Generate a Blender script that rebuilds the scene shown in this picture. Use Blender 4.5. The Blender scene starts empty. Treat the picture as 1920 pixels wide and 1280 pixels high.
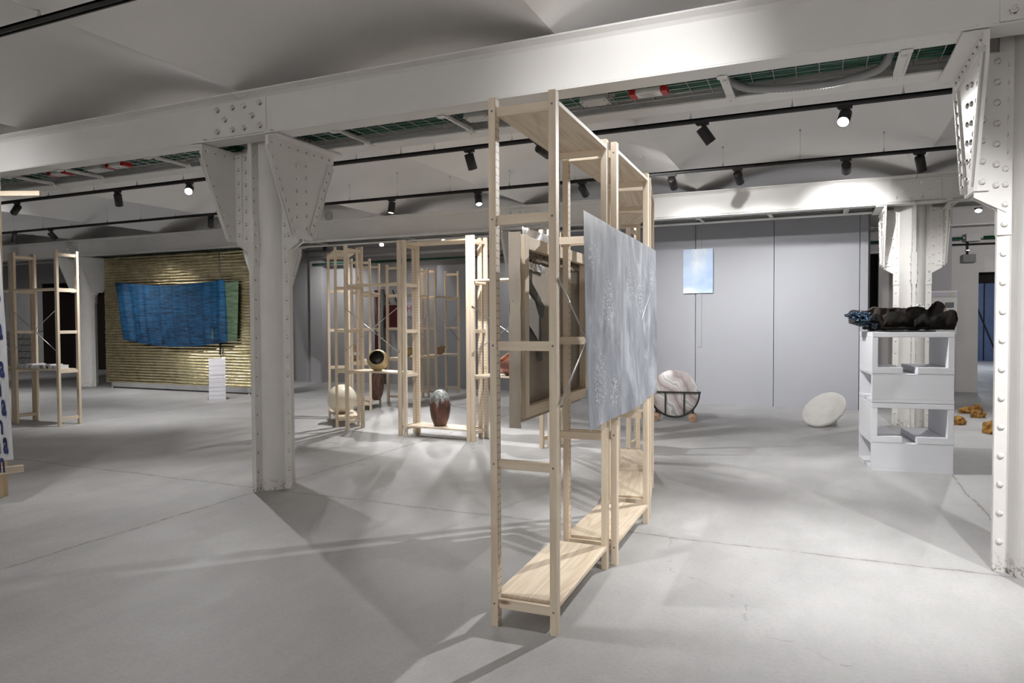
import bpy, bmesh, math, random
from mathutils import Vector, Matrix, noise

# ------------------------------------------------------------------ camera, world, exposure
scene = bpy.context.scene
COL = scene.collection
PI = math.pi
random.seed(7)

FPX, PITCH, ROLL, YAW, EYE = 1307.8, 0.028, -0.005, 0.415, 1.312
fw = Vector((-math.sin(YAW) * math.cos(PITCH), math.cos(YAW) * math.cos(PITCH), -math.sin(PITCH)))
r0 = Vector((math.cos(YAW), math.sin(YAW), 0))
u0 = r0.cross(fw)
rt = math.cos(ROLL) * r0 + math.sin(ROLL) * u0
up = -math.sin(ROLL) * r0 + math.cos(ROLL) * u0
cam_data = bpy.data.cameras.new('camera')
cam_data.sensor_width = 36.0
cam_data.lens = FPX / 1920 * 36.0
cam_data.clip_start = 0.05
cam = bpy.data.objects.new('camera', cam_data)
COL.objects.link(cam)
cam.matrix_world = Matrix(((rt.x, up.x, -fw.x, 0), (rt.y, up.y, -fw.y, 0), (rt.z, up.z, -fw.z, EYE), (0, 0, 0, 1)))
scene.camera = cam

world = bpy.data.worlds.new('world')
scene.world = world
world.use_nodes = True
world.node_tree.nodes['Background'].inputs[0].default_value = (0.8, 0.85, 1, 1)
world.node_tree.nodes['Background'].inputs[1].default_value = 0.02
scene.view_settings.view_transform = 'Standard'
scene.view_settings.look = 'None'
scene.view_settings.gamma = 1.0
scene.view_settings.use_curve_mapping = False
scene.view_settings.exposure = 1.05
try:
    scene.cycles.max_bounces = 10
    scene.cycles.diffuse_bounces = 6
    scene.cycles.glossy_bounces = 4
    scene.cycles.caustics_reflective = False
    scene.cycles.caustics_refractive = False
    scene.cycles.sample_clamp_indirect = 4.0
    scene.cycles.use_denoising = True
except Exception:
    pass

POWER = 0.36          # one dial for every track lamp


# ------------------------------------------------------------------ material helpers
class NT:
    def __init__(self, name, rough=0.6, metal=0.0, spec=0.5):
        self.m = bpy.data.materials.new(name)
        self.m.use_nodes = True
        self.t = self.m.node_tree
        self.b = self.t.nodes['Principled BSDF']
        self.b.inputs['Roughness'].default_value = rough
        self.b.inputs['Metallic'].default_value = metal
        self.b.inputs['Specular IOR Level'].default_value = spec

    def n(self, kind, **kw):
        nd = self.t.nodes.new(kind)
        for k, v in kw.items():
            if k.startswith('i_'):
                nd.inputs[k[2:]].default_value = v
            else:
                setattr(nd, k, v)
        return nd

    def l(self, a, b):
        self.t.links.new(a, b)

    def coord(self, scale=(1, 1, 1), loc=(0, 0, 0), rand=False):
        tc = self.n('ShaderNodeTexCoord')
        mp = self.n('ShaderNodeMapping')
        mp.inputs['Scale'].default_value = scale
        mp.inputs['Location'].default_value = loc
        if rand:
            oi = self.n('ShaderNodeObjectInfo')
            mul = self.n('ShaderNodeVectorMath', operation='SCALE')
            cx = self.n('ShaderNodeCombineXYZ')
            self.l(oi.outputs['Random'], cx.inputs[0]); self.l(oi.outputs['Random'], cx.inputs[1]); self.l(oi.outputs['Random'], cx.inputs[2])
            self.l(cx.outputs[0], mul.inputs[0]); mul.inputs['Scale'].default_value = 37.0
            add = self.n('ShaderNodeVectorMath', operation='ADD')
            self.l(tc.outputs['Object'], add.inputs[0]); self.l(mul.outputs[0], add.inputs[1])
            self.l(add.outputs[0], mp.inputs['Vector'])
        else:
            self.l(tc.outputs['Object'], mp.inputs['Vector'])
        return mp.outputs['Vector']

    def noise(self, vec, scale=5, detail=4, rough=0.55, dist=0.0):
        nd = self.n('ShaderNodeTexNoise')
        nd.inputs['Scale'].default_value = scale
        nd.inputs['Detail'].default_value = detail
        nd.inputs['Roughness'].default_value = rough
        nd.inputs['Distortion'].default_value = dist
        self.l(vec, nd.inputs['Vector'])
        return nd.outputs['Fac']

    def ramp(self, fac, stops, interp='LINEAR'):
        nd = self.n('ShaderNodeValToRGB')
        nd.color_ramp.interpolation = interp
        e = nd.color_ramp.elements
        while len(e) < len(stops):
            e.new(0.5)
        for k, (p, c) in enumerate(stops):
            e[k].position = p
            e[k].color = (*c, 1) if len(c) == 3 else c
        self.l(fac, nd.inputs['Fac'])
        return nd.outputs['Color']

    def mix(self, fac, a, b, mode='MIX'):
        nd = self.n('ShaderNodeMix', data_type='RGBA', blend_type=mode)
        if isinstance(fac, (int, float)):
            nd.inputs[0].default_value = fac
        else:
            self.l(fac, nd.inputs[0])
        for v, k in ((a, 6), (b, 7)):
            if isinstance(v, tuple):
                nd.inputs[k].default_value = (*v, 1)
            else:
                self.l(v, nd.inputs[k])
        return nd.outputs[2]

    def math(self, op, a, b=None):
        nd = self.n('ShaderNodeMath', operation=op)
        for k, v in enumerate((a, b)):
            if v is None:
                continue
            if isinstance(v, (int, float)):
                nd.inputs[k].default_value = v
            else:
                self.l(v, nd.inputs[k])
        return nd.outputs[0]

    def base(self, c):
        if isinstance(c, tuple):
            self.b.inputs['Base Color'].default_value = (*c, 1)
        else:
            self.l(c, self.b.inputs['Base Color'])

    def bump(self, h, strength=0.2, dist=0.01):
        nd = self.n('ShaderNodeBump')
        nd.inputs['Strength'].default_value = strength
        nd.inputs['Distance'].default_value = dist
        self.l(h, nd.inputs['Height'])
        self.l(nd.outputs[0], self.b.inputs['Normal'])


def plain(name, c, rough=0.6, metal=0.0, var=0.06, scale=6, bump=0.0, spec=0.5):
    """one colour with a little procedural unevenness"""
    k = NT(name, rough, metal, spec)
    v = k.coord()
    f = k.noise(v, scale)
    lo = tuple(max(0, x * (1 - var)) for x in c)
    hi = tuple(min(1, x * (1 + var)) for x in c)
    k.base(k.ramp(f, [(0.3, lo), (0.7, hi)]))
    if bump:
        k.bump(k.noise(v, scale * 8), bump, 0.004)
    return k.m


def emit(name, c, s):
    k = NT(name)
    k.b.inputs['Emission Color'].default_value = (*c, 1)
    k.b.inputs['Emission Strength'].default_value = s
    k.base((0.8, 0.8, 0.8))
    return k.m


def wood(name, axis, ply=False, holes=False, tint=(1, 1, 1)):
    k = NT(name, 0.5, 0, 0.35)
    st = [1.0, 1.0, 1.0]
    ax = 'xyz'.index(axis)
    s = [26.0, 26.0, 26.0]
    s[ax] = 1.1
    v = k.coord(tuple(s), rand=True)
    g = k.noise(v, 1.0, 5, 0.6, 0.6)
    a = tuple(x * t for x, t in zip((0.64, 0.525, 0.385), tint))
    b = tuple(x * t for x, t in zip((0.76, 0.66, 0.525), tint))
    col = k.ramp(g, [(0.33, a), (0.62, b)])
    if ply:
        s2 = [5.0, 5.0, 5.0]
        s2[ax] = 0.55
        v2 = k.coord((5.5, 0.75, 5.5), rand=True)
        h = k.noise(v2, 0.8, 2, 0.45, 0.6)
        band = k.math('FRACT', k.math('MULTIPLY', h, 13.0))
        rr = k.ramp(band, [(0.0, (0.80, 0.76, 0.70)), (0.22, (1, 1, 1)), (0.75, (1.03, 1.02, 1.0)), (1.0, (0.82, 0.785, 0.73))])
        col = k.mix(0.75, col, rr, 'MULTIPLY')
    # knots
    s3 = [9.0, 9.0, 9.0]
    s3[ax] = 3.2
    vv = k.coord(tuple(s3), rand=True)
    vo = k.n('ShaderNodeTexVoronoi', feature='F1')
    vo.inputs['Scale'].default_value = 0.55 if not ply else 0.35
    k.l(vv, vo.inputs['Vector'])
    kn = k.ramp(vo.outputs['Distance'], [(0.0, (1, 1, 1)), (0.035, (0.7, 0.7, 0.7)), (0.06, (0, 0, 0))])
    col = k.mix(kn, col, (0.20, 0.10, 0.045))
    if holes:
        tc = k.n('ShaderNodeTexCoord')
        sp = k.n('ShaderNodeSeparateXYZ'); k.l(tc.outputs['Object'], sp.inputs[0])
        sn = k.n('ShaderNodeSeparateXYZ'); k.l(tc.outputs['Normal'], sn.inputs[0])
        z = k.math('MULTIPLY', sp.outputs[2], 1 / 0.032)
        fz = k.math('MULTIPLY', k.math('SUBTRACT', k.math('FRACT', z), 0.5), 0.032)
        yy = k.math('SUBTRACT', k.math('ABSOLUTE', sp.outputs[1]), 0.011)
        r2 = k.math('SQRT', k.math('ADD', k.math('MULTIPLY', fz, fz), k.math('MULTIPLY', yy, yy)))
        hole = k.math('MULTIPLY', k.math('LESS_THAN', r2, 0.0036), k.math('GREATER_THAN', sn.outputs[0], 0.9))
        col = k.mix(hole, col, (0.035, 0.022, 0.012))
    k.base(col)
    k.bump(g, 0.12, 0.002)
    return k.m


M = {}


def build_materials():
    M['post'] = wood('pine_post', 'z', holes=True)
    M['rail'] = wood('pine_rail', 'x')
    M['board'] = wood('pine_board', 'y', ply=True)
    M['beamwood'] = wood('raw_timber', 'x')
    M['timberz'] = wood('raw_timber_upright', 'z', tint=(0.78, 0.7, 0.58))

    # white paint on iron: dirt collects at the foot
    k = NT('white_iron_paint', 0.42, 0, 0.4)
    v = k.coord()
    f = k.noise(v, 3.0, 5)
    col = k.ramp(f, [(0.3, (0.70, 0.685, 0.655)), (0.7, (0.76, 0.745, 0.72))])
    tc = k.n('ShaderNodeTexCoord'); sp = k.n('ShaderNodeSeparateXYZ'); k.l(tc.outputs['Object'], sp.inputs[0])
    low = k.ramp(sp.outputs[2], [(0.0, (1, 1, 1)), (0.05, (0.5, 0.5, 0.5)), (0.11, (0, 0, 0))])
    d = k.noise(v, 34, 4, 0.7)
    dm = k.mix(1.0, low, k.ramp(d, [(0.52, (0, 0, 0)), (0.62, (1, 1, 1))]), 'MULTIPLY')
    sc = k.ramp(k.noise(k.coord((1, 1, 0.25)), 22, 3, 0.7), [(0.72, (0, 0, 0)), (0.76, (0.35, 0.35, 0.35))])
    col = k.mix(sc, col, (0.5, 0.47, 0.42))
    col = k.mix(dm, col, (0.12, 0.10, 0.07))
    k.base(col)
    k.bump(k.noise(v, 60, 3), 0.08, 0.003)
    M['iron'] = k.m

    k = NT('beam_paint', 0.45, 0, 0.35)
    v = k.coord()
    k.base(k.ramp(k.noise(v, 2.2, 4), [(0.3, (0.71, 0.70, 0.68)), (0.7, (0.765, 0.755, 0.735))]))
    k.bump(k.noise(v, 40, 3), 0.05, 0.003)
    M['beam'] = k.m

    M['ceiling'] = plain('ceiling_plaster', (0.84, 0.825, 0.81), 0.75, var=0.03, scale=1.5, bump=0.03)
    M['wall'] = plain('lilac_grey_wall', (0.43, 0.42, 0.425), 0.8, var=0.05, scale=1.2, bump=0.05)
    M['wall_white'] = plain('white_wall', (0.62, 0.60, 0.585), 0.8, var=0.04, scale=1.2, bump=0.05)
    M['panel'] = plain('grey_panel_paint', (0.335, 0.343, 0.37), 0.5, var=0.02, scale=1.0)
    M['dark'] = plain('dark_recess', (0.010, 0.007, 0.007), 0.9)
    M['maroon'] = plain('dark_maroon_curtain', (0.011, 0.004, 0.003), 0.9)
    M['black'] = plain('black_powder_coat', (0.012, 0.0115, 0.011), 0.5)
    M['blacksteel'] = plain('black_steel', (0.03, 0.029, 0.027), 0.5, 0.4)
    M['wire'] = plain('steel_wire', (0.55, 0.55, 0.55), 0.35, 1.0)
    M['greycable'] = plain('grey_plastic', (0.30, 0.30, 0.30), 0.55)
    M['greybox'] = plain('grey_box_plastic', (0.50, 0.50, 0.49), 0.5)
    M['darkbox'] = plain('dark_grey_box', (0.16, 0.16, 0.165), 0.5)
    M['green'] = plain('green_cable', (0.015, 0.10, 0.06), 0.45)
    M['red'] = plain('red_plastic', (0.42, 0.015, 0.015), 0.45)
    M['darkred'] = plain('dark_red_paint', (0.075, 0.008, 0.009), 0.5)
    M['whiteplastic'] = plain('white_plastic', (0.75, 0.74, 0.72), 0.4)
    M['paper'] = plain('white_paper', (0.72, 0.71, 0.74), 0.8, var=0.03, scale=30)
    M['paper2'] = plain('cool_paper', (0.58, 0.57, 0.63), 0.8, var=0.03, scale=30)
    M['ink'] = plain('black_ink', (0.02, 0.02, 0.022), 0.7)
    M['blueink'] = plain('blue_print', (0.020, 0.035, 0.13), 0.7, var=0.7, scale=9)
    M['pinkink'] = plain('pink_print', (0.45, 0.16, 0.18), 0.7)
    M['crate'] = plain('white_crate_plastic', (0.70, 0.71, 0.74), 0.55, var=0.03, scale=3, bump=0.03)
    M['plaster'] = plain('white_plaster', (0.72, 0.705, 0.68), 0.85, var=0.06, scale=9, bump=0.2)
    M['tape'] = plain('grey_tape', (0.055, 0.052, 0.045), 0.45)
    M['silver'] = plain('silver_foil', (0.75, 0.75, 0.78), 0.25, 1.0)
    M['yellow_tape'] = plain('pale_yellow_tape', (0.62, 0.55, 0.30), 0.6)
    M['bluepaint'] = plain('dusty_blue_door', (0.085, 0.125, 0.23), 0.5, var=0.1)
    M['greenstone'] = plain('rubble_stone', (0.20, 0.20, 0.19), 0.9, var=0.35, scale=9, bump=0.4)
    M['steel'] = plain('brushed_steel', (0.35, 0.35, 0.35), 0.45, 0.8)
    M['lens_on'] = emit('lamp_lens_lit', (1.0, 0.97, 0.92), 55.0)
    M['lens_soft'] = emit('lamp_lens_glow', (1.0, 0.95, 0.88), 2.5)

    # concrete floor with joints on the column lines
    k = NT('concrete_floor', 0.62, 0, 0.35)
    v = k.coord()
    big = k.noise(v, 0.55, 6, 0.6)
    mid = k.noise(k.coord((1, 0.45, 1)), 3.0, 6, 0.65)
    fine = k.noise(v, 55, 3, 0.7)
    c1 = k.ramp(big, [(0.35, (0.385, 0.381, 0.378)), (0.65, (0.460, 0.456, 0.454))])
    c2 = k.ramp(mid, [(0.34, (0.86, 0.86, 0.855)), (0.66, (1.06, 1.06, 1.06))])
    c3 = k.ramp(fine, [(0.25, (0.88, 0.88, 0.87)), (0.5, (1, 1, 1)), (0.8, (1.04, 1.04, 1.04))])
    col = k.mix(1.0, k.mix(1.0, c1, c2, 'MULTIPLY'), c3, 'MULTIPLY')
    tc = k.n('ShaderNodeTexCoord')
    wob = k.noise(v, 2.3, 4, 0.6)
    wv = k.math('MULTIPLY', k.math('SUBTRACT', wob, 0.5), 0.10)
    sp = k.n('ShaderNodeSeparateXYZ'); k.l(tc.outputs['Object'], sp.inputs[0])

    def joint(coord, period, off, jit):
        q = k.math('ADD', k.math('SUBTRACT', coord, off), jit)
        q = k.math('ABSOLUTE', k.math('SUBTRACT', k.math('FRACT', k.math('ADD', k.math('DIVIDE', q, period), 0.5)), 0.5))
        return k.math('MULTIPLY', q, period)
    jx = joint(sp.outputs[0], 5.05, -4.01, wv)
    jy = joint(sp.outputs[1], 5.52, 4.24, wv)
    dj = k.math('MINIMUM', jx, jy)
    brk = k.noise(v, 9.0, 3, 0.7)
    lim = k.math('MULTIPLY', k.math('MAXIMUM', k.math('SUBTRACT', brk, 0.36), 0.0), 0.045)
    crack = k.math('LESS_THAN', dj, lim)
    soft = k.ramp(dj, [(0.0, (1, 1, 1)), (0.05, (0, 0, 0))])
    col = k.mix(k.math('MULTIPLY', soft, 0.22), col, (0.28, 0.27, 0.25))
    col = k.mix(k.math('MULTIPLY', crack, 0.65), col, (0.15, 0.145, 0.13))
    # fine hairline scratches
    hv = k.n('ShaderNodeTexVoronoi', feature='DISTANCE_TO_EDGE')
    hv.inputs['Scale'].default_value = 0.22
    warp = k.n('ShaderNodeVectorMath', operation='ADD')
    nz = k.n('ShaderNodeTexNoise'); nz.inputs['Scale'].default_value = 1.5; nz.inputs['Detail'].default_value = 5
    k.l(v, nz.inputs['Vector']); k.l(v, warp.inputs[0]); k.l(nz.outputs['Color'], warp.inputs[1])
    k.l(warp.outputs[0], hv.inputs['Vector'])
    hair = k.math('MULTIPLY', k.math('LESS_THAN', hv.outputs['Distance'], 0.0012), k.math('GREATER_THAN', brk, 0.52))
    col = k.mix(k.math('MULTIPLY', hair, 0.4), col, (0.2, 0.19, 0.18))
    k.base(col)
    k.bump(fine, 0.25, 0.004)
    rr = k.ramp(mid, [(0.3, (0.5, 0.5, 0.5)), (0.7, (0.72, 0.72, 0.72))])
    k.l(rr, k.b.inputs['Roughness'])
    M['floor'] = k.m

    # gold foil
    k = NT('gold_foil', 0.2, 1.0)
    v = k.coord()
    n1 = k.noise(v, 7, 5, 0.7, 0.5)
    k.base(k.ramp(n1, [(0.35, (0.66, 0.54, 0.30)), (0.65, (0.92, 0.81, 0.54))]))
    k.bump(k.noise(k.coord((4, 1, 9)), 3.0, 5, 0.7, 0.8), 0.35, 0.02)
    M['gold'] = k.m

    # blue sea cloth: dark ripples printed on cloth
    k = NT('blue_sea_cloth', 0.65, 0, 0.3)
    v = k.coord((3.0, 1, 26))
    n1 = k.noise(v, 1.6, 6, 0.7, 0.5)
    sp2 = k.n('ShaderNodeTexCoord'); sx = k.n('ShaderNodeSeparateXYZ'); k.l(sp2.outputs['Object'], sx.inputs[0])
    dn = k.math('MULTIPLY', k.math('SUBTRACT', 1.75, sx.outputs[2]), 0.07)
    fac = k.math('SUBTRACT', n1, dn)
    k.base(k.ramp(fac, [(0.34, (0.003, 0.010, 0.03)), (0.44, (0.005, 0.036, 0.085)), (0.60, (0.011, 0.072, 0.16)), (0.8, (0.025, 0.12, 0.24))]))
    M['sea'] = k.m
    k = NT('green_sea_cloth', 0.7, 0, 0.3)
    n1 = k.noise(k.coord((3.0, 1, 26)), 1.6, 6, 0.7)
    k.base(k.ramp(n1, [(0.35, (0.035, 0.055, 0.035)), (0.6, (0.10, 0.15, 0.09))]))
    M['seagreen'] = k.m

    # sky painting
    k = NT('sky_painting', 0.55)
    n1 = k.noise(k.coord((2.2, 1, 2.6), (0.35, 0, 0.6)), 0.75, 4, 0.45, 0.3)
    k.base(k.ramp(n1, [(0.36, (0.34, 0.47, 0.72)), (0.5, (0.50, 0.62, 0.79)), (0.62, (0.80, 0.83, 0.84))]))
    M['skypaint'] = k.m

    # silver-grey painted sheet (local x along its length, z up)
    k = NT('silver_grey_painting', 0.4, 0.0, 0.5)
    st = k.noise(k.coord((2.2, 1, 1.1), (3, 0, 1)), 1.5, 7, 0.64, 2.2)
    col = k.ramp(st, [(0.33, (0.16, 0.172, 0.192)), (0.45, (0.23, 0.246, 0.272)), (0.55, (0.295, 0.315, 0.35)), (0.68, (0.47, 0.495, 0.535))])
    sw = k.noise(k.coord((3.2, 1, 0.55), (8, 0, 2)), 2.4, 5, 0.6, 0.8)
    col = k.mix(k.ramp(sw, [(0.50, (0, 0, 0)), (0.70, (0.42, 0.42, 0.42))]), col, (0.60, 0.62, 0.66))
    tcp = k.n('ShaderNodeTexCoord'); spp = k.n('ShaderNodeSeparateXYZ'); k.l(tcp.outputs['Object'], spp.inputs[0])
    fl = k.noise(k.coord((1, 1, 0.8)), 62, 5, 0.8)
    warp = k.math('MULTIPLY', k.math('SUBTRACT', k.noise(k.coord((1, 1, 1), (2, 0, 7)), 6, 4, 0.7), 0.5), 0.55)
    pm = None
    for px_, pz_, ax_, az_ in ((0.45, 1.42, 0.16, 0.17), (0.95, 1.50, 0.13, 0.16), (1.22, 1.46, 0.20, 0.20), (1.62, 1.60, 0.12, 0.14), (0.30, 1.02, 0.17, 0.19), (0.55, 0.95, 0.10, 0.12), (0.16, 1.62, 0.12, 0.10)):
        dx_ = k.math('DIVIDE', k.math('SUBTRACT', spp.outputs[0], px_), ax_)
        dz_ = k.math('DIVIDE', k.math('SUBTRACT', spp.outputs[2], pz_), az_)
        dd = k.math('SUBTRACT', 1.0, k.math('SQRT', k.math('ADD', k.math('MULTIPLY', dx_, dx_), k.math('MULTIPLY', dz_, dz_))))
        pm = dd if pm is None else k.math('MAXIMUM', pm, dd)
    pmask = k.ramp(k.math('ADD', pm, warp), [(0.18, (0, 0, 0)), (0.45, (1, 1, 1))])
    spk = k.ramp(fl, [(0.47, (0, 0, 0)), (0.54, (1, 1, 1))])
    pk = k.mix(1.0, pmask, spk, 'MULTIPLY')
    sc = k.ramp(k.noise(k.coord((1, 1, 1), (4, 4, 4)), 85, 3, 0.7), [(0.4, (0.10, 0.11, 0.12)), (0.52, (0.36, 0.39, 0.42)), (0.60, (0.88, 0.9, 0.92))])
    col = k.mix(k.math('MULTIPLY', pk, 0.9), col, sc)
    k.base(col)
    k.bump(fl, 0.2, 0.006)
    M['silverpaint'] = k.m

    k = NT('raw_linen', 0.85, 0, 0.2)
    v = k.coord()
    n1 = k.noise(k.coord((1, 2.5, 0.7)), 2.0, 5, 0.6)
    col = k.ramp(n1, [(0.3, (0.30, 0.255, 0.205)), (0.7, (0.43, 0.385, 0.325))])
    sp_ = k.ramp(k.noise(v, 38, 3, 0.8), [(0.63, (0, 0, 0)), (0.68, (1, 1, 1))])
    pt = k.ramp(k.noise(v, 2.6, 3, 0.6), [(0.52, (0, 0, 0)), (0.62, (1, 1, 1))])
    col = k.mix(k.mix(1.0, sp_, pt, 'MULTIPLY'), col, (0.10, 0.075, 0.05))
    k.base(col)
    M['linen'] = k.m

    k = NT('worn_linen_spots', 0.9, 0, 0.2)
    k.base(k.ramp(k.noise(k.coord(), 55, 3, 0.8), [(0.42, (0.06, 0.045, 0.03)), (0.58, (0.36, 0.31, 0.24))]))
    M['linenspots'] = k.m

    # marble
    k = NT('pink_marble', 0.3)
    w = k.n('ShaderNodeTexWave', wave_type='BANDS', bands_direction='DIAGONAL')
    w.inputs['Scale'].default_value = 1.3; w.inputs['Distortion'].default_value = 8.0
    w.inputs['Detail'].default_value = 3.0; w.inputs['Detail Scale'].default_value = 1.1
    k.l(k.coord((1.6, 1, 1.3), (0.4, 0, 0.2)), w.inputs['Vector'])
    k.base(k.ramp(w.outputs['Fac'], [(0.0, (0.36, 0.31, 0.31)), (0.10, (0.52, 0.46, 0.455)), (0.45, (0.60, 0.54, 0.525)), (0.7, (0.58, 0.545, 0.525)), (0.9, (0.80, 0.79, 0.77)), (1, (0.46, 0.45, 0.46))]))
    M['marble'] = k.m

    # ceramics
    k = NT('cream_glaze', 0.32)
    k.base(k.ramp(k.noise(k.coord(), 2.5, 4), [(0.3, (0.70, 0.65, 0.50)), (0.7, (0.79, 0.75, 0.62))]))
    M['cream'] = k.m
    M['goldglaze'] = plain('matte_gold_glaze', (0.50, 0.40, 0.22), 0.42, 0.25, 0.12, 5)
    M['pewter'] = plain('pewter_glaze', (0.17, 0.155, 0.14), 0.28, 0.7, 0.35, 14, 0.25)
    k = NT('rust_glaze', 0.4)
    tc = k.n('ShaderNodeTexCoord'); sp = k.n('ShaderNodeSeparateXYZ'); k.l(tc.outputs['Object'], sp.inputs[0])
    dr = k.noise(k.coord((1, 1, 0.16)), 22, 4, 0.65)
    hh = k.math('ADD', sp.outputs[2], k.math('MULTIPLY', k.math('SUBTRACT', dr, 0.5), 0.55))
    body = k.ramp(k.noise(k.coord((1, 1, 0.5)), 14, 4, 0.6), [(0.36, (0.025, 0.016, 0.013)), (0.5, (0.10, 0.038, 0.026)), (0.66, (0.17, 0.068, 0.045))])
    top = k.ramp(k.noise(k.coord(), 40, 3, 0.7), [(0.35, (0.09, 0.09, 0.08)), (0.6, (0.30, 0.33, 0.33))])
    k.base(k.mix(k.ramp(hh, [(0.27, (0, 0, 0)), (0.33, (1, 1, 1))]), body, top))
    k.bump(dr, 0.35, 0.01)
    M['rust'] = k.m
    k = NT('brown_bark_glaze', 0.6)
    n1 = k.noise(k.coord((1, 1, 0.2)), 24, 5, 0.7)
    k.base(k.ramp(n1, [(0.3, (0.04, 0.02, 0.015)), (0.6, (0.13, 0.07, 0.05)), (0.8, (0.22, 0.13, 0.10))]))
    k.bump(n1, 0.5, 0.01)
    M['bark'] = k.m
    M['copperout'] = plain('rose_copper', (0.28, 0.125, 0.10), 0.3, 0.55, 0.1, 5)
    M['copperin'] = plain('hammered_copper', (0.75, 0.45, 0.33), 0.18, 1.0, 0.2, 30, 0.8)
    M['clay'] = plain('brown_clay', (0.24, 0.155, 0.09), 0.75, var=0.2, scale=10, bump=0.15)
    M['paleclay'] = plain('pale_ochre_clay', (0.42, 0.31, 0.15), 0.7, var=0.15, scale=10)
    M['pinkclay'] = plain('pinkish_clay', (0.50, 0.37, 0.29), 0.7, var=0.12, scale=10)
    M['tanclay'] = plain('tan_clay', (0.30, 0.23, 0.16), 0.7, var=0.12, scale=10)
    k = NT('ochre_rock', 0.8)
    n1 = k.noise(k.coord(), 16, 5, 0.7)
    k.base(k.ramp(n1, [(0.3, (0.12, 0.055, 0.015)), (0.5, (0.36, 0.17, 0.035)), (0.68, (0.55, 0.36, 0.09))]))
    k.bump(n1, 0.6, 0.02)
    M['ochre'] = k.m
    k = NT('charred_ceramic', 0.8, 0, 0.2)
    n1 = k.noise(k.coord(), 9, 5, 0.65)
    k.base(k.ramp(n1, [(0.3, (0.005, 0.0045, 0.004)), (0.6, (0.014, 0.011, 0.009)), (0.85, (0.04, 0.032, 0.026))]))
    k.bump(k.noise(k.coord(), 40, 4), 0.3, 0.006)
    M['char'] = k.m
    M['charbrown'] = plain('scorched_brown_ceramic', (0.075, 0.058, 0.05), 0.6, var=0.4, scale=12, bump=0.3)
    k = NT('blue_black_glaze', 0.12, 0.2, 0.8)
    n1 = k.noise(k.coord(), 45, 3, 0.7)
    k.base(k.ramp(n1, [(0.4, (0.008, 0.011, 0.016)), (0.58, (0.03, 0.07, 0.13)), (0.68, (0.40, 0.56, 0.66))]))  # pale end paints rim highlights into the glaze colour
    k.bump(n1, 0.7, 0.01)
    M['blueglaze'] = k.m
    M['whitecoral'] = plain('white_coral', (0.8, 0.8, 0.8), 0.5)
    k = NT('printed_cloth', 0.85, 0, 0.2)
    k.base(k.ramp(k.noise(k.coord((3, 3, 1)), 3), [(0.3, (0.60, 0.595, 0.62)), (0.7, (0.70, 0.695, 0.72))]))
    M['cloth'] = k.m


build_materials()


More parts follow.
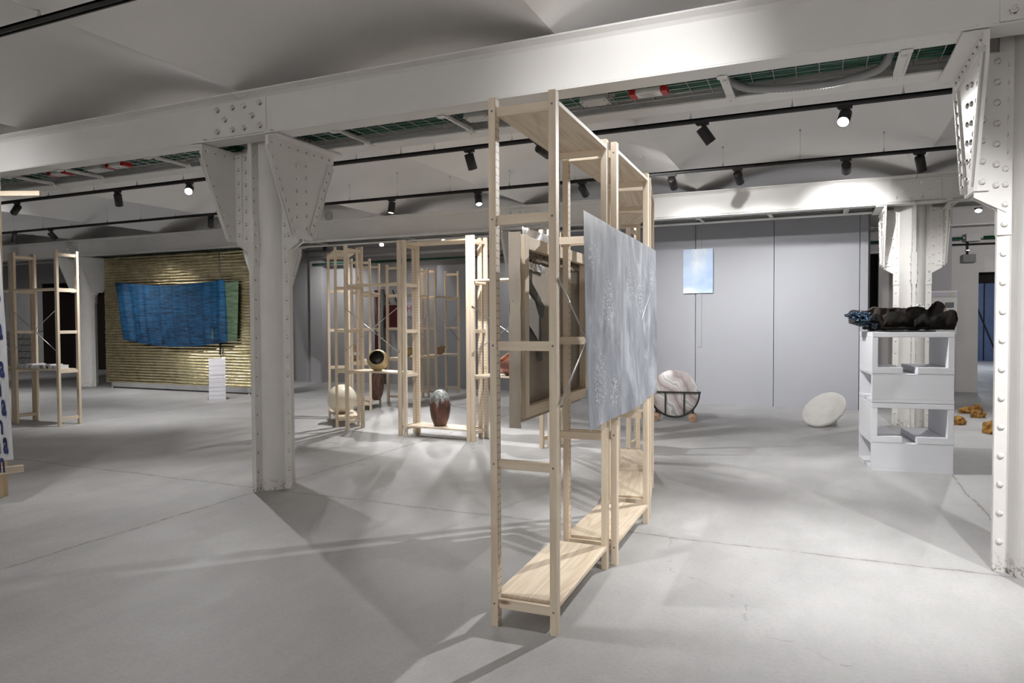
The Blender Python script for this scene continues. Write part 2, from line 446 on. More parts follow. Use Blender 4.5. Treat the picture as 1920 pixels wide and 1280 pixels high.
# ------------------------------------------------------------------ mesh helpers
class MB:
    def __init__(self):
        self.v = []; self.f = []; self.s = []

    def add(self, vs, fs, smooth=False):
        o = len(self.v)
        self.v += [tuple(x) for x in vs]
        self.f += [tuple(i + o for i in q) for q in fs]
        self.s += [smooth] * len(fs)
        return self

    def box(self, x0, x1, y0, y1, z0, z1, mat=None):
        vs = [(x0, y0, z0), (x1, y0, z0), (x1, y1, z0), (x0, y1, z0), (x0, y0, z1), (x1, y0, z1), (x1, y1, z1), (x0, y1, z1)]
        if mat is not None:
            vs = [mat @ Vector(q) for q in vs]
        return self.add(vs, [(0, 3, 2, 1), (4, 5, 6, 7), (0, 1, 5, 4), (1, 2, 6, 5), (2, 3, 7, 6), (3, 0, 4, 7)])

    def prism(self, poly, z0, z1, axis='z', smooth=False):
        """poly is a list of 2D points; extruded along axis"""
        def P(a, b, c):
            return (a, b, c) if axis == 'z' else ((c, a, b) if axis == 'x' else (a, c, b))
        n = len(poly)
        vs = [P(a, b, z0) for a, b in poly] + [P(a, b, z1) for a, b in poly]
        fs = [tuple(range(n))[::-1], tuple(range(n, 2 * n))] + [(k, (k + 1) % n, n + (k + 1) % n, n + k) for k in range(n)]
        return self.add(vs, fs, smooth)

    def tube(self, pts, r, n=8, smooth=True, radii=None):
        pts = [Vector(q) for q in pts]
        vs = []; fs = []
        prev = None
        for k, q in enumerate(pts):
            d = (pts[min(k + 1, len(pts) - 1)] - pts[max(k - 1, 0)]).normalized()
            a = Vector((0, 0, 1)) if abs(d.z) < 0.9 else Vector((1, 0, 0))
            if prev is not None:
                a = prev
            x = (a - d * a.dot(d)).normalized()
            prev = x
            y = d.cross(x)
            rr = radii[k] if radii else r
            for j in range(n):
                t = 2 * PI * j / n
                vs.append(q + x * math.cos(t) * rr + y * math.sin(t) * rr)
        for k in range(len(pts) - 1):
            for j in range(n):
                fs.append((k * n + j, k * n + (j + 1) % n, (k + 1) * n + (j + 1) % n, (k + 1) * n + j))
        self.add(vs, fs, smooth)
        m = len(pts) - 1
        o = len(self.v) - len(vs)
        self.f.append(tuple(o + j for j in range(n))[::-1]); self.s.append(False)
        self.f.append(tuple(o + m * n + j for j in range(n))); self.s.append(False)
        return self

    def lathe(self, prof, n=32, mat=None, smooth=True):
        """prof: list of (r, z); closed on the axis when r is 0"""
        vs = []; fs = []; rings = []
        for r, z in prof:
            if r < 1e-6:
                rings.append([len(vs)]); vs.append((0, 0, z))
            else:
                rings.append(list(range(len(vs), len(vs) + n)))
                vs += [(r * math.cos(2 * PI * j / n), r * math.sin(2 * PI * j / n), z) for j in range(n)]
        for a, b in zip(rings, rings[1:]):
            for j in range(n):
                if len(a) == 1 and len(b) == 1:
                    continue
                if len(a) == 1:
                    fs.append((a[0], b[(j + 1) % n], b[j]))
                elif len(b) == 1:
                    fs.append((a[j], a[(j + 1) % n], b[0]))
                else:
                    fs.append((a[j], a[(j + 1) % n], b[(j + 1) % n], b[j]))
        if mat is not None:
            vs = [mat @ Vector(q) for q in vs]
        return self.add(vs, fs, smooth)

    def grid(self, fn, nu, nv, smooth=True):
        vs = [fn(i / nu, j / nv) for j in range(nv + 1) for i in range(nu + 1)]
        w = nu + 1
        fs = [(j * w + i, j * w + i + 1, (j + 1) * w + i + 1, (j + 1) * w + i) for j in range(nv) for i in range(nu)]
        return self.add(vs, fs, smooth)

    def sheet(self, fn, nu, nv, th, smooth=True):
        """a grid with a real thickness; fn(u,v) -> point, th along -normal"""
        g = [[Vector(fn(i / nu, j / nv)) for i in range(nu + 1)] for j in range(nv + 1)]
        fr = []; bk = []
        for j in range(nv + 1):
            for i in range(nu + 1):
                du = g[j][min(i + 1, nu)] - g[j][max(i - 1, 0)]
                dv = g[min(j + 1, nv)][i] - g[max(j - 1, 0)][i]
                nn = du.cross(dv)
                nn = nn.normalized() if nn.length > 1e-9 else Vector((0, -1, 0))
                fr.append(g[j][i]); bk.append(g[j][i] - nn * th)
        w = nu + 1; N = len(fr)
        fs = [(j * w + i, j * w + i + 1, (j + 1) * w + i + 1, (j + 1) * w + i) for j in range(nv) for i in range(nu)]
        fb = [(N + q[3], N + q[2], N + q[1], N + q[0]) for q in fs]
        self.add(fr + bk, fs + fb, smooth)
        o = len(self.v) - 2 * N
        rim = [i for i in range(w)] + [j * w + nu for j in range(1, nv + 1)] + [nv * w + i for i in range(nu - 1, -1, -1)] + [j * w for j in range(nv - 1, 0, -1)]
        allp = fr + bk
        for a, b in zip(rim, rim[1:] + rim[:1]):
            self.add([allp[b], allp[a], allp[N + a], allp[N + b]], [(0, 1, 2, 3)])
        return self

    def mesh(self, name, mat, bevel=0.0):
        me = bpy.data.meshes.new(name)
        me.from_pydata(self.v, [], self.f)
        for p, s in zip(me.polygons, self.s):
            p.use_smooth = s
        if bevel:
            bm = bmesh.new(); bm.from_mesh(me)
            ed = [e for e in bm.edges if len(e.link_faces) == 2 and e.calc_face_angle(0) > 0.6]
            bmesh.ops.bevel(bm, geom=ed, offset=bevel, segments=2, affect='EDGES', profile=0.6)
            bm.to_mesh(me); bm.free()
        if mat is not None:
            me.materials.append(M[mat] if isinstance(mat, str) else mat)
        me.update()
        return me


def link(name, me, parent=None, loc=(0, 0, 0), rot=(0, 0, 0)):
    o = bpy.data.objects.new(name, me)
    COL.objects.link(o)
    o.location = loc
    o.rotation_euler = rot
    if parent is not None:
        o.parent = parent
    return o


def part(name, mb, mat, parent, loc=(0, 0, 0), rot=(0, 0, 0), bevel=0.0):
    return link(name, mb.mesh(name, mat, bevel), parent, loc, rot)


def tag(o, label=None, cat=None, group=None, kind=None):
    if label: o['label'] = label
    if cat: o['category'] = cat
    if group: o['group'] = group
    if kind: o['kind'] = kind
    return o


def thing(name, label, cat, loc=(0, 0, 0), rot=(0, 0, 0), group=None, kind=None):
    return tag(link(name, None, None, loc, rot), label, cat, group, kind)


def single(name, mb, mat, label, cat, loc=(0, 0, 0), rot=(0, 0, 0), group=None, bevel=0.0):
    return tag(part(name, mb, mat, None, loc, rot, bevel), label, cat, group)


def struct(name, mb, mat, label=None, loc=(0, 0, 0)):
    return tag(part(name, mb, mat, None, loc), label, None, None, 'structure')


def copy_tree(o, parent=None):
    c = o.copy(); COL.objects.link(c)
    if parent is not None:
        c.parent = parent
    for ch in list(o.children):
        copy_tree(ch, c)
    return c


def nz(x, y=0.0, z=0.0):
    return noise.noise(Vector((x, y, z)))


def text_mesh(body, size, offset=0.0, extrude=0.0):
    cu = bpy.data.curves.new('glyph', 'FONT')
    cu.body = body; cu.size = size; cu.offset = offset; cu.extrude = extrude
    cu.align_x = 'CENTER'; cu.resolution_u = 3
    o = bpy.data.objects.new('glyph', cu); COL.objects.link(o)
    dg = bpy.context.evaluated_depsgraph_get()
    me = bpy.data.meshes.new_from_object(o.evaluated_get(dg))
    bpy.data.objects.remove(o); bpy.data.curves.remove(cu)
    return me


# ------------------------------------------------------------------ setting: floor, vaulted ceiling, walls
X0, X1, Y0, Y1 = -22.0, 6.5, -3.6, 14.85
CXS = [1.04, -4.01, -9.06, -14.11]         # column lines across
CYN, CYF = 4.33, 9.85                        # near and far girder lines
struct('floor', MB().box(X0, X1 + 4, Y0, 26.5, -0.12, 0), 'floor', 'pale grey concrete floor with joints on the column lines')

ZV, RISE, SPAN = 3.06, 0.28, 2.525
RV = (SPAN * SPAN / 4 + RISE * RISE) / (2 * RISE)
mb = MB()
k0 = math.floor((X0 - CXS[0]) / SPAN); k1 = math.ceil((X1 - CXS[0]) / SPAN)
for k in range(k0, k1):
    xa = CXS[0] + k * SPAN
    prof = []
    for i in range(17):
        t = i / 16
        x = (t - 0.5) * SPAN
        prof.append((xa + t * SPAN, ZV + RISE - RV + math.sqrt(RV * RV - x * x)))
    vs = [(x, Y0, z) for x, z in prof] + [(x, Y1 + 0.2, z) for x, z in prof] + [(x, Y0, z + 0.12) for x, z in prof] + [(x, Y1 + 0.2, z + 0.12) for x, z in prof]
    n = 17
    mb.add(vs[:2 * n], [(i + 1, i, n + i, n + i + 1) for i in range(16)], True)
    mb.add(vs[2 * n:], [(i, i + 1, n + i + 1, n + i) for i in range(16)], True)
struct('ceiling', mb, 'ceiling', 'white plaster ceiling of shallow barrel vaults')

struct('wall_left', MB().box(X0 - 0.2, X0, Y0, Y1, 0, 3.5), 'wall')
struct('wall_right', MB().box(X1, X1 + 0.2, Y0, Y1, 0, 3.5), 'wall_white')
struct('wall_front', MB().box(X0 - 0.2, X1 + 0.2, Y0 - 0.2, Y0, 0, 3.5), 'ceiling')  # unseen wall, set close and white to bounce soft light forward
# back wall, left stretch at y 12.55 with a dark opening
mb = MB()
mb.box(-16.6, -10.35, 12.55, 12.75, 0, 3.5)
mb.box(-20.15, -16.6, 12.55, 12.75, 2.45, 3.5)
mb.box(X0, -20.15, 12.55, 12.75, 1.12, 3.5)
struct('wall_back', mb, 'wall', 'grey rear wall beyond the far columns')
struct('wall_back_pier', MB().box(-10.38, -10.05, 12.42, 12.75, 0, 3.5).box(-10.05, 0.72, 12.6, 12.75, 0, 3.5).box(0.60, 0.75, 12.75, 14.85, 0, 3.5), 'wall',
       'lilac grey rear wall with a shallow pier')
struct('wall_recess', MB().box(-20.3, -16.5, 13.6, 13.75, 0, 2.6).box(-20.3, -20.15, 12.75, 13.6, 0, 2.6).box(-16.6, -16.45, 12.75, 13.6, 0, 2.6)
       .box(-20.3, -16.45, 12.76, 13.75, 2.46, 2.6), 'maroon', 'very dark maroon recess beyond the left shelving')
# low rubble wall, stone by stone
sw = tag(link('wall_stone', None), 'low grey rubble stone wall at the far left', None, None, 'structure')
part('mortar', MB().box(X0, -20.15, 12.57, 12.75, 0, 1.10), 'greybox', sw)
for r in range(6):
    x = -21.95 + (r % 2) * 0.11
    while x < -20.3:
        w = random.uniform(0.2, 0.38)
        w = min(w, -20.17 - x)
        b = MB().box(0, w - 0.02, 0, 0.05 + random.uniform(0, .03), 0, 0.165 + random.uniform(-.015, .012))
        part('stone', b, 'greenstone', sw, (x, 12.50, 0.01 + r * 0.18), bevel=0.02)
        x += w
# back wall, right stretch at y 14.85 with two doorways
mb = MB()
mb.box(0.6, 0.83, 14.85, 15.05, 0, 3.5)
mb.box(0.83, 1.02, 14.85, 15.05, 2.6, 3.5)
mb.box(1.02, 2.61, 14.85, 15.05, 0, 3.5)
mb.box(2.61, 3.75, 14.85, 15.05, 2.16, 3.5)
mb.box(3.75, X1, 14.85, 15.05, 0, 3.5)
struct('wall_back_right', mb, 'wall_white', 'pale grey rear wall on the right with two doorways')
struct('trim_1', MB().box(1.35, 2.16, 14.62, 14.85, 0, 3.5), 'wall', 'grey projecting pier of the right rear wall')
d1 = tag(link('door_1', None), 'dark narrow doorway beside the grey partition', None, None, 'structure')
part('recess', MB().box(0.75, 1.1, 15.05, 15.15, 0, 2.6), 'dark', d1)  # near-black sheet painting the unlit depth of the doorway
part('lintel', MB().box(0.80, 1.05, 14.70, 14.85, 2.56, 2.60), 'whiteplastic', d1)
part('red_panel', MB().box(0.83, 1.02, 14.98, 15.05, 2.60, 2.70), 'darkred', d1)
part('corridor', MB().box(2.30, 2.45, 15.05, 26.5, 0, 2.6).box(5.6, 5.75, 15.05, 26.5, 0, 2.6).box(2.3, 5.75, 26.35, 26.5, 0, 2.6).box(2.3, 5.75, 15.05, 26.5, 2.6, 2.75), 'wall_white',
     tag(link('wall_corridor', None), 'corridor beyond the right doorway', None, None, 'structure'))
d2 = tag(link('door_2', None), 'dusty blue door at the end of the right doorway', None, None, 'structure')
part('door_panel', MB().box(3.2, 5.6, 26.24, 26.34, 0.0, 2.55), 'bluepaint', d2)
for xx in (4.1, 4.75, 5.2):
    part('groove', MB().box(xx, xx + 0.03, 26.22, 26.25, 0.02, 2.5), 'dark', d2)
part('brace', MB().box(0, 0.04, -0.02, 0.0, 0, 2.2), 'dark', d2, (5.1, 26.23, 0.2), (0, -0.35, 0))
part('header', MB().box(2.61, 3.75, 15.02, 15.12, 1.97, 2.16), 'dark', d2)
L = bpy.data.lights.new('corridor_fill', 'POINT'); L.energy = 60; L.color = (0.8, 0.88, 1); L.shadow_soft_size = 0.3  # added light without a fixture, brightens the blue door
link('corridor_fill', L, None, (3.6, 22.5, 2.3))

# grey exhibition partition: boards 1.165 wide
pw = tag(link('wall_partition', None), 'smooth grey exhibition partition of tall boards', None, None, 'structure')
xr = 0.53
for k in range(4):
    part('panel', MB().box(xr - 1.16, xr - 0.004, 11.31, 11.37, 0, 2.83), 'panel', pw)
    xr -= 1.165
part('end_post', MB().box(0.535, 0.64, 11.31, 11.43, 0, 2.83), 'panel', pw)
part('cover_strip', MB().box(-1.765, -1.705, 11.297, 11.31, 0.9, 2.83), 'panel', pw)
part('top_rail', MB().box(-4.13, 0.64, 11.33, 11.42, 2.83, 2.86), 'steel', pw)
pw2 = tag(link('wall_partition_rear', None), 'dark grey partition boards behind the shelving ring', None, None, 'structure')
for k in range(4):
    part('panel', MB().box(-7.0 + k * 1.165, -7.0 + k * 1.165 + 1.161, 12.2, 12.26, 0, 2.45), 'panel', pw2)

# ------------------------------------------------------------------ girders
YA = (-0.293, 0.293)      # web centre offsets from the column line
FLW, ZB, ZT, ZTH = 0.17, 2.69, 3.025, 0.016


def ibeam(x0, x1, yc):
    h = FLW / 2
    w = 0.006
    return [(yc - h, ZB), (yc + h, ZB), (yc + h, ZB + 0.010), (yc + 0.03, ZB + 0.022), (yc + w, ZB + 0.04), (yc + w, ZT - 0.04), (yc + 0.03, ZT - 0.022),
            (yc + h, ZT - 0.010), (yc + h, ZT), (yc - h, ZT), (yc - h, ZT - 0.010), (yc - 0.03, ZT - 0.022), (yc - w, ZT - 0.04), (yc - w, ZB + 0.04),
            (yc - 0.03, ZB + 0.022), (yc - h, ZB + 0.010)]


def rivet_mesh(name, r=0.0165, h=0.012, n=10):
    prof = [(r, 0), (r * 0.94, h * 0.4), (r * 0.7, h * 0.8), (r * 0.3, h), (0, h * 1.02)]
    return MB().lathe(prof, n).mesh(name, 'iron')


RIV = rivet_mesh('rivet')
RIVS = rivet_mesh('rivet_small', 0.013, 0.009, 8)


def bolt_mesh():
    b = MB()
    b.lathe([(0.024, 0), (0.024, 0.004), (0, 0.004)], 6, smooth=False)
    hexa = [(0.019 * math.cos(PI / 3 * k), 0.019 * math.sin(PI / 3 * k)) for k in range(6)]
    b.prism(hexa, 0.004, 0.020)
    b.lathe([(0.009, 0.02), (0.009, 0.030), (0, 0.032)], 8)
    return b.mesh('bolt', 'iron')


BOLT = bolt_mesh()
# rotations that turn +z of a rivet towards an axis
ROT = {'-y': (PI / 2, 0, 0), '+y': (-PI / 2, 0, 0), '+x': (0, PI / 2, 0), '-x': (0, -PI / 2, 0), '-z': (PI, 0, 0), '+z': (0, 0, 0)}
MROT = {k: Matrix.Rotation(v[0], 4, 'X') @ Matrix.Rotation(v[1], 4, 'Y') if v[0] == 0 else Matrix.Rotation(v[0], 4, 'X') for k, v in ROT.items()}

girder_words = {
    (0, 0): 'long white steel girder across the top right, on the near columns',
    (1, 0): 'long white steel girder at upper left, left of the riveted splice',
    (0, 1): 'white steel girder behind the near one, its underside above the cable tray',
    (1, 1): 'white girder behind the cable tray at upper left',
}
cells = [(1.04, 6.4), (-4.01, 1.04), (-9.06, -4.01), (-14.11, -9.06), (-21.9, -14.11)]
cell_name = ['right of the right column line', 'between right and left columns', 'left of the left column', 'over the gold screen', 'at the far left end']
BX = [(-0.21, .937), (-0.057, .938), (0.057, .937), (0.21, .942), (-0.135, .857), (0.135, .858), (-0.21, .775), (-0.06, .774), (0.055, .775), (0.21, .776)]
for li, cy in ((0, CYN), (1, CYF)):
    for si, off in enumerate(YA):
        yc = cy + off
        for ci, (xa, xb) in enumerate(cells):
            g = MB()
            g.prism(ibeam(xa, xb, 0), xa + 0.003, xb - 0.003, 'x')
            row = 'near' if li == 0 else 'far'
            side = 'front' if si == 0 else 'rear'
            o = single('steel_girder', g, 'beam', '%s white steel girder of the %s pair, %s' % (side, row, cell_name[ci]), 'girder', (0, yc, 0), group='paired ceiling girders')
            o['kind'] = 'thing'
            if si == 0 and ci < 4:          # splice plate over the joint at xa
                spl = part('splice_plate', MB().box(xa - 0.262, xa + 0.262, -0.020, -0.007, 2.728, 2.985), 'beam', o, bevel=0.002)
                if li == 0:
                    for bx, bz in BX:
                        link('bolt', BOLT, spl, (xa + bx, -0.020, 2.0 + bz), ROT['-y'])
                else:
                    q = MB()
                    for bx, bz in BX:
                        tmp = MB().lathe([(0.022, 0), (0.02, 0.014), (0.008, 0.02), (0, 0.021)], 8)
                        q.add([MROT['-y'] @ Vector(t) + Vector((xa + bx, -0.020, 2.0 + bz)) for t in tmp.v], tmp.f)
                    tag(part('bolts', q, 'beam', spl), kind='stuff')
                part('joint_cleat', MB().box(xa + 0.02, xa + 0.10, -0.05, -0.006, 3.0, 3.028).box(xa - 0.11, xa - 0.03, -0.04, -0.006, 3.0, 3.02), 'beam', o)
                for s in (-1, 1):
                    part('clip', MB().box(xa + s * 0.33 - 0.03, xa + s * 0.33 + 0.03, -0.075, -0.03, ZB + 0.008, ZB + 0.03), 'beam', o, bevel=0.003)


mb = MB()
for cy in (CYN, CYF):
    for xa, xb in cells:
        mb.box(xa + 0.25, xb - 0.25, cy - 0.20, cy + 0.20, 2.90, 3.02)
struct('trim_2', mb, 'greybox', 'added grey slab darkening the gap between the paired girders')  # slab added to shut out light above the trays

# ------------------------------------------------------------------ riveted columns
def shaft():
    R, t, rb = 0.205, 0.018, 0.142
    pts = []
    for q in range(4):
        a = q * PI / 2
        c, s = math.cos(a), math.sin(a)

        def W(x, y):
            return (c * x - s * y, s * x + c * y)
        pts += [W(rb, -t - 0.006), W(R, -t), W(R, t), W(rb, t + 0.006)]
        a0 = math.asin((t + 0.02) / rb)
        for j in range(1, 8):
            th = a0 + (PI / 2 - 2 * a0) * j / 8
            pts.append(W(rb * math.cos(th) * 1.0, rb * math.sin(th)))
    return MB().prism(pts, 0.0, 3.03)


SHAFT = shaft().mesh('shaft', 'iron')
GX = 0.32
TW, BW, ZG0, ZG1 = 0.372, 0.118, 1.965, 2.685


def gusset(s):
    """plate facing x, with angle irons on its sloped edges and a seat under the girders; s is its side"""
    g = MB()
    x0, x1 = (GX - 0.008, GX + 0.008) if s > 0 else (-GX - 0.008, -GX + 0.008)
    zc = 2.55
    prof = [(-BW, ZG0), (BW, ZG0), (TW, zc + 0.03), (TW, ZG1), (-TW, ZG1), (-TW, zc + 0.03)]
    g.prism(prof, x0, x1, 'x')
    return g


def gusset_trim(s):
    g = MB()
    xo0, xo1 = (GX + 0.008, GX + 0.020) if s > 0 else (-GX - 0.020, -GX - 0.008)
    g.prism([(-TW, ZG1 - 0.075), (TW, ZG1 - 0.075), (TW, ZG1), (-TW, ZG1)], xo0, xo1, 'x')
    xs = (GX + 0.008, GX + 0.105) if s > 0 else (-GX - 0.105, -GX - 0.008)
    g.box(xs[0], xs[1], -TW, TW, ZG1 - 0.012, ZG1)
    for e in (-1, 1):
        a = Vector((e * BW, ZG0 + 0.02)); b = Vector((e * TW, 2.575))
        d = (b - a).normalized(); nrm = Vector((-d.y, d.x)) * (1 if e > 0 else -1)
        w = 0.062
        q = [a, b, b + nrm * w, a + nrm * w]
        pl = [(p.x, p.y) for p in q]
        if e < 0:
            pl = pl[::-1]
        g.prism(pl, xo0, xo1, 'x')
        q = [a, b, b + nrm * 0.011, a + nrm * 0.011]
        xi = (GX + 0.008, GX + 0.028) if s > 0 else (-GX - 0.028, -GX - 0.008)
        pl = [(p.x, p.y) for p in q]
        g.prism(pl, xi[0], xi[1], 'x')
    return g


def transverse(s):
    a, b = (0.17, GX - 0.008)
    pr = [(a, 1.86), (b, 1.945), (b, ZG1 - 0.01), (a, ZG1 - 0.01)]
    if s < 0:
        pr = [(-x, z) for x, z in pr][::-1]
    g = MB()
    g.prism(pr, -0.034, -0.019, 'y')
    g.prism(pr, 0.019, 0.034, 'y')
    g.box(*( (GX - 0.075, GX - 0.008) if s > 0 else (-GX + 0.008, -GX + 0.075)), -0.046, -0.034, 1.975, ZG1 - 0.02)
    return g


def covers():
    g = MB()
    for q in range(4):
        m = Matrix.Rotation(q * PI / 2, 4, 'Z')
        for sy in (-1, 1):
            g.box(0.145, 0.207, sy * 0.018 - (0.012 if sy < 0 else 0), sy * 0.018 + (0.012 if sy > 0 else 0), 1.745, 2.125, m)
    return g


GM = {s: (gusset(s).mesh('gusset_plate', 'iron'), gusset_trim(s).mesh('angle_iron', 'iron', 0.0), transverse(s).mesh('web_plate', 'iron')) for s in (-1, 1)}
COVER = covers().mesh('cover_strip', 'iron', 0.0015)


def column_rivets():
    """positions (local) and facing"""
    out = []
    zs = [0.16 + 0.149 * k for k in range(11)]
    zs += [1.80, 1.90, 2.0, 2.08] + [2.17 + 0.088 * k for k in range(6)]
    for q in range(4):
        m = Matrix.Rotation(q * PI / 2, 4, 'Z')
        for sy in (-1, 1):
            d = ['+y', '-x', '-y', '+x'][q] if sy > 0 else ['-y', '+x', '+y', '-x'][q]
            for z in zs:
                lift = 0.030 if 1.745 < z < 2.125 else 0.019
                out.append((m @ Vector((0.176, sy * lift, z)), d))
    for s in (-1, 1):
        d = '+x' if s > 0 else '-x'
        xo = s * (GX + 0.019)
        xi = s * (GX + 0.008)
        di = '-x' if s > 0 else '+x'
        xin = s * (GX - 0.008)
        for j in range(8):
            out.append((Vector((xo, -TW + 0.045 + j * 0.093, ZG1 - 0.045)), d))
            out.append((Vector((xin, -TW + 0.045 + j * 0.093, ZG1 - 0.045)), di))
            t = (j + 0.4) / 8
            out.append((Vector((xin, -(BW + (TW - BW) * t - 0.034), ZG0 + 0.02 + (2.555 - ZG0) * t)), di))
        for e in (-1, 1):
            for j in range(8):
                t = (j + 0.4) / 8
                y = BW + (TW - BW) * t - 0.034; z = ZG0 + 0.02 + (2.575 - ZG0 - 0.02) * t
                out.append((Vector((xo, e * y, z)), d))
            for j in range(6):
                out.append((Vector((xi, e * 0.055, 2.03 + j * 0.098 + (0.02 if e > 0 else 0))), d))
        for j in range(7):
            out.append((Vector((s * (GX - 0.042), -0.046, 2.02 + j * 0.105)), '-y'))
            out.append((Vector((s * 0.215, -0.034, 2.0 + j * 0.105)), '-y'))
    return out


CR = column_rivets()


def column(cx, cy, label, near, seen=None, base=False):
    c = thing('riveted_column', label, 'column', (cx, cy, 0), kind='thing')
    link('shaft', SHAFT, c)
    for s in (-1, 1):
        g = link('gusset_plate', GM[s][0], c)
        link('angle_iron', GM[s][1], c)
        link('web_plate', GM[s][2], c)
    link('cover_strip', COVER, c)
    if near:
        for p, d in CR:
            if d in seen:
                link('rivet', RIV, c, p, ROT[d])
    else:
        q = MB()
        tmp = MB().lathe([(0.016, 0), (0.012, 0.009), (0, 0.012)], 6)
        for p, d in CR:
            if d in seen:
                q.add([MROT[d] @ Vector(t) + p for t in tmp.v], tmp.f, True)
        tag(part('rivets', q, 'iron', c), kind='stuff')
    return c


column(CXS[0], CYN, 'white riveted iron column cut by the right edge of the picture', True, ('-y', '-x'))
cl = column(CXS[1], CYN, 'white riveted iron column left of the pine shelving, nearest whole column', True, ('-y', '+x'))
for z in (1.62, 0.46):
    part('tape_scrap', MB().box(0.158, 0.185, -0.0205, -0.0185, z, z + 0.085), 'yellow_tape', cl)
column(CXS[0], CYF, 'white riveted column behind the stacked white crates', False, ('-y', '-x', '+x'))
column(CXS[1], CYF, 'white riveted column mostly hidden behind the tall pine shelving with the paintings', False, ('-y', '+x'))
column(CXS[2], CYF, 'white riveted column hidden behind the near left column, bracket showing', False, ('-y', '+x'))
column(CXS[3], CYF, 'white riveted column at the left end of the gold foil screen', False, ('-y', '+x'))
column(CXS[2], CYN, 'white riveted column out of the frame on the left', False, ('-y', '+x'))


# ------------------------------------------------------------------ cable trays between the girders
def tray_for(xa, xb, cy, label, near):
    t = thing('cable_tray', label, 'cable tray', (0, cy, 0))
    w = MB()
    z = 2.722
    for y in (-0.16, -0.08, 0.0, 0.08, 0.16):
        w.tube([(xa, y, z), (xb, y, z)], 0.0025, 4)
    for y in (-0.165, 0.165):
        w.tube([(xa, y, z + 0.05), (xb, y, z + 0.05)], 0.0025, 4)
    x = xa + 0.05
    while x < xb:
        w.tube([(x, -0.165, z + 0.05), (x, -0.165, z), (x, 0.165, z), (x, 0.165, z + 0.05)], 0.0025, 4)
        x += 0.12
    tag(part('tray_mesh', w, 'wire', t), kind='stuff')
    for j in range(18):
        pts = []
        y0 = -0.155 + j * 0.0145; zz = z + 0.014 + (j % 3) * 0.013
        n = 14
        for i in range(n + 1):
            pts.append((xa + (xb - xa) * i / n, y0 + 0.012 * nz(i * 0.6, j * 3.1, cy), zz + 0.006 * nz(i * 0.5, j * 1.7, 4 + cy)))
        part('green_cable', MB().tube(pts, 0.0115, 6), 'green', t)
    return t


tray_for(-3.66, 0.69, CYN, 'wire cable tray of green cables above the pine shelving', True)
tray_for(-8.7, -4.36, CYN, 'wire cable tray of green cables at upper left', True)
tray_for(-3.66, 0.69, CYF, 'wire cable tray in the far girder pair, right bay', False)
tray_for(-8.7, -4.36, CYF, 'wire cable tray in the far girder pair, middle bay', False)
tray_for(-13.7, -9.4, CYF, 'wire cable tray in the far girder pair above the gold screen', False)


def tray_bracket(x, cy, label):
    b = MB()
    pr = [(-0.235, 2.69), (-0.20, 2.69), (-0.18, 2.716), (0.18, 2.716), (0.20, 2.69), (0.245, 2.69), (0.245, 2.682), (0.195, 2.682), (0.175, 2.708), (-0.175, 2.708), (-0.195, 2.682), (-0.235, 2.682)]
    t = thing('tray_bracket', label, 'bracket', (x, cy, 0), group='flat cross brackets under the cable trays')
    m = MB().prism([(y, z - 0.004) for y, z in pr][::-1], -0.028, 0.028, 'x')
    part('strap', m, 'iron', t)
    part('lip', MB().box(0.018, 0.028, -0.17, 0.17, 2.682, 2.708), 'iron', t)
    link('bolt', RIV, t, (0, -0.10, 2.704), ROT['-z'])
    link('bolt', RIVS, t, (0, 0.22, 2.678), ROT['-z'])


for x, w in ((-0.51, 'right of the pine shelving top'), (0.40, 'next to the right column'), (-2.32, 'left of the pine shelving top'), (-3.2, 'next to the left column'),
             (-6.23, 'left of the left column'), (-6.95, 'at the far left'), (-5.1, 'just left of the left column')):
    tray_bracket(x, CYN, 'white flat cross bracket under the near cable tray, ' + w)
for x, w in ((-0.6, 'above the sky painting'), (-2.4, 'behind the pine shelving'), (-6.2, 'above the ring of shelving'), (-8.0, 'right of the left column'), (-1.5, 'behind the tall pine shelving'), (0.3, 'by the crate column')):
    tray_bracket(x, CYF, 'white flat cross bracket under the far cable tray, ' + w)


def driver(x, label):
    t = thing('lamp_driver', label, 'lamp driver', (x, CYN - 0.06, 2.722))
    part('case', MB().box(-0.075, 0.075, -0.045, 0.045, -0.03, 0), 'whiteplastic', t, bevel=0.003)
    for s in (-1, 1):
        part('end_cap', MB().box(*((0.075, 0.115) if s > 0 else (-0.115, -0.075)), -0.047, 0.047, -0.032, 0.002), 'red', t, bevel=0.003)
    q = MB()
    for k in range(5):
        q.box(-0.06 + 0.004 * k, 0.05 - 0.012 * (k % 3), -0.032 + k * 0.014, -0.028 + k * 0.014, -0.0312, -0.030)
    part('print', q, 'greycable', t)


driver(-0.96, 'white lamp driver with red ends in the tray, right of the pine shelving')
driver(-5.66, 'white lamp driver with red ends left of the near left column')
driver(-6.45, 'white lamp driver with red ends furthest along the left tray')


def jbox(x, label, w=0.17, cy=CYN - 0.06, z=2.752):
    t = thing('junction_box', label, 'junction box', (x, cy, z))
    part('case', MB().box(-w / 2, w / 2, -0.06, 0.06, -0.06, 0), 'greybox', t, bevel=0.004)
    lid = part('lid', MB().box(-w / 2 - 0.003, w / 2 + 0.003, -0.063, 0.063, -0.068, -0.058), 'greybox', t, bevel=0.003)
    for sx in (-1, 1):
        for sy in (-1, 1):
            part('screw', MB().lathe([(0.006, 0), (0.005, -0.003), (0, -0.003)], 8), 'black', lid, (sx * (w / 2 - 0.015), sy * 0.045, -0.067))
    part('gland', MB().tube([(w / 2, 0, -0.03), (w / 2 + 0.04, 0, -0.03)], 0.012, 8), 'greycable', t)


jbox(-1.30, 'grey junction box in the tray just right of the pine shelving top')
jbox(-2.12, 'grey junction box in the tray just left of the pine shelving top')
jbox(-5.92, 'grey junction box in the left tray between two drivers', 0.22)

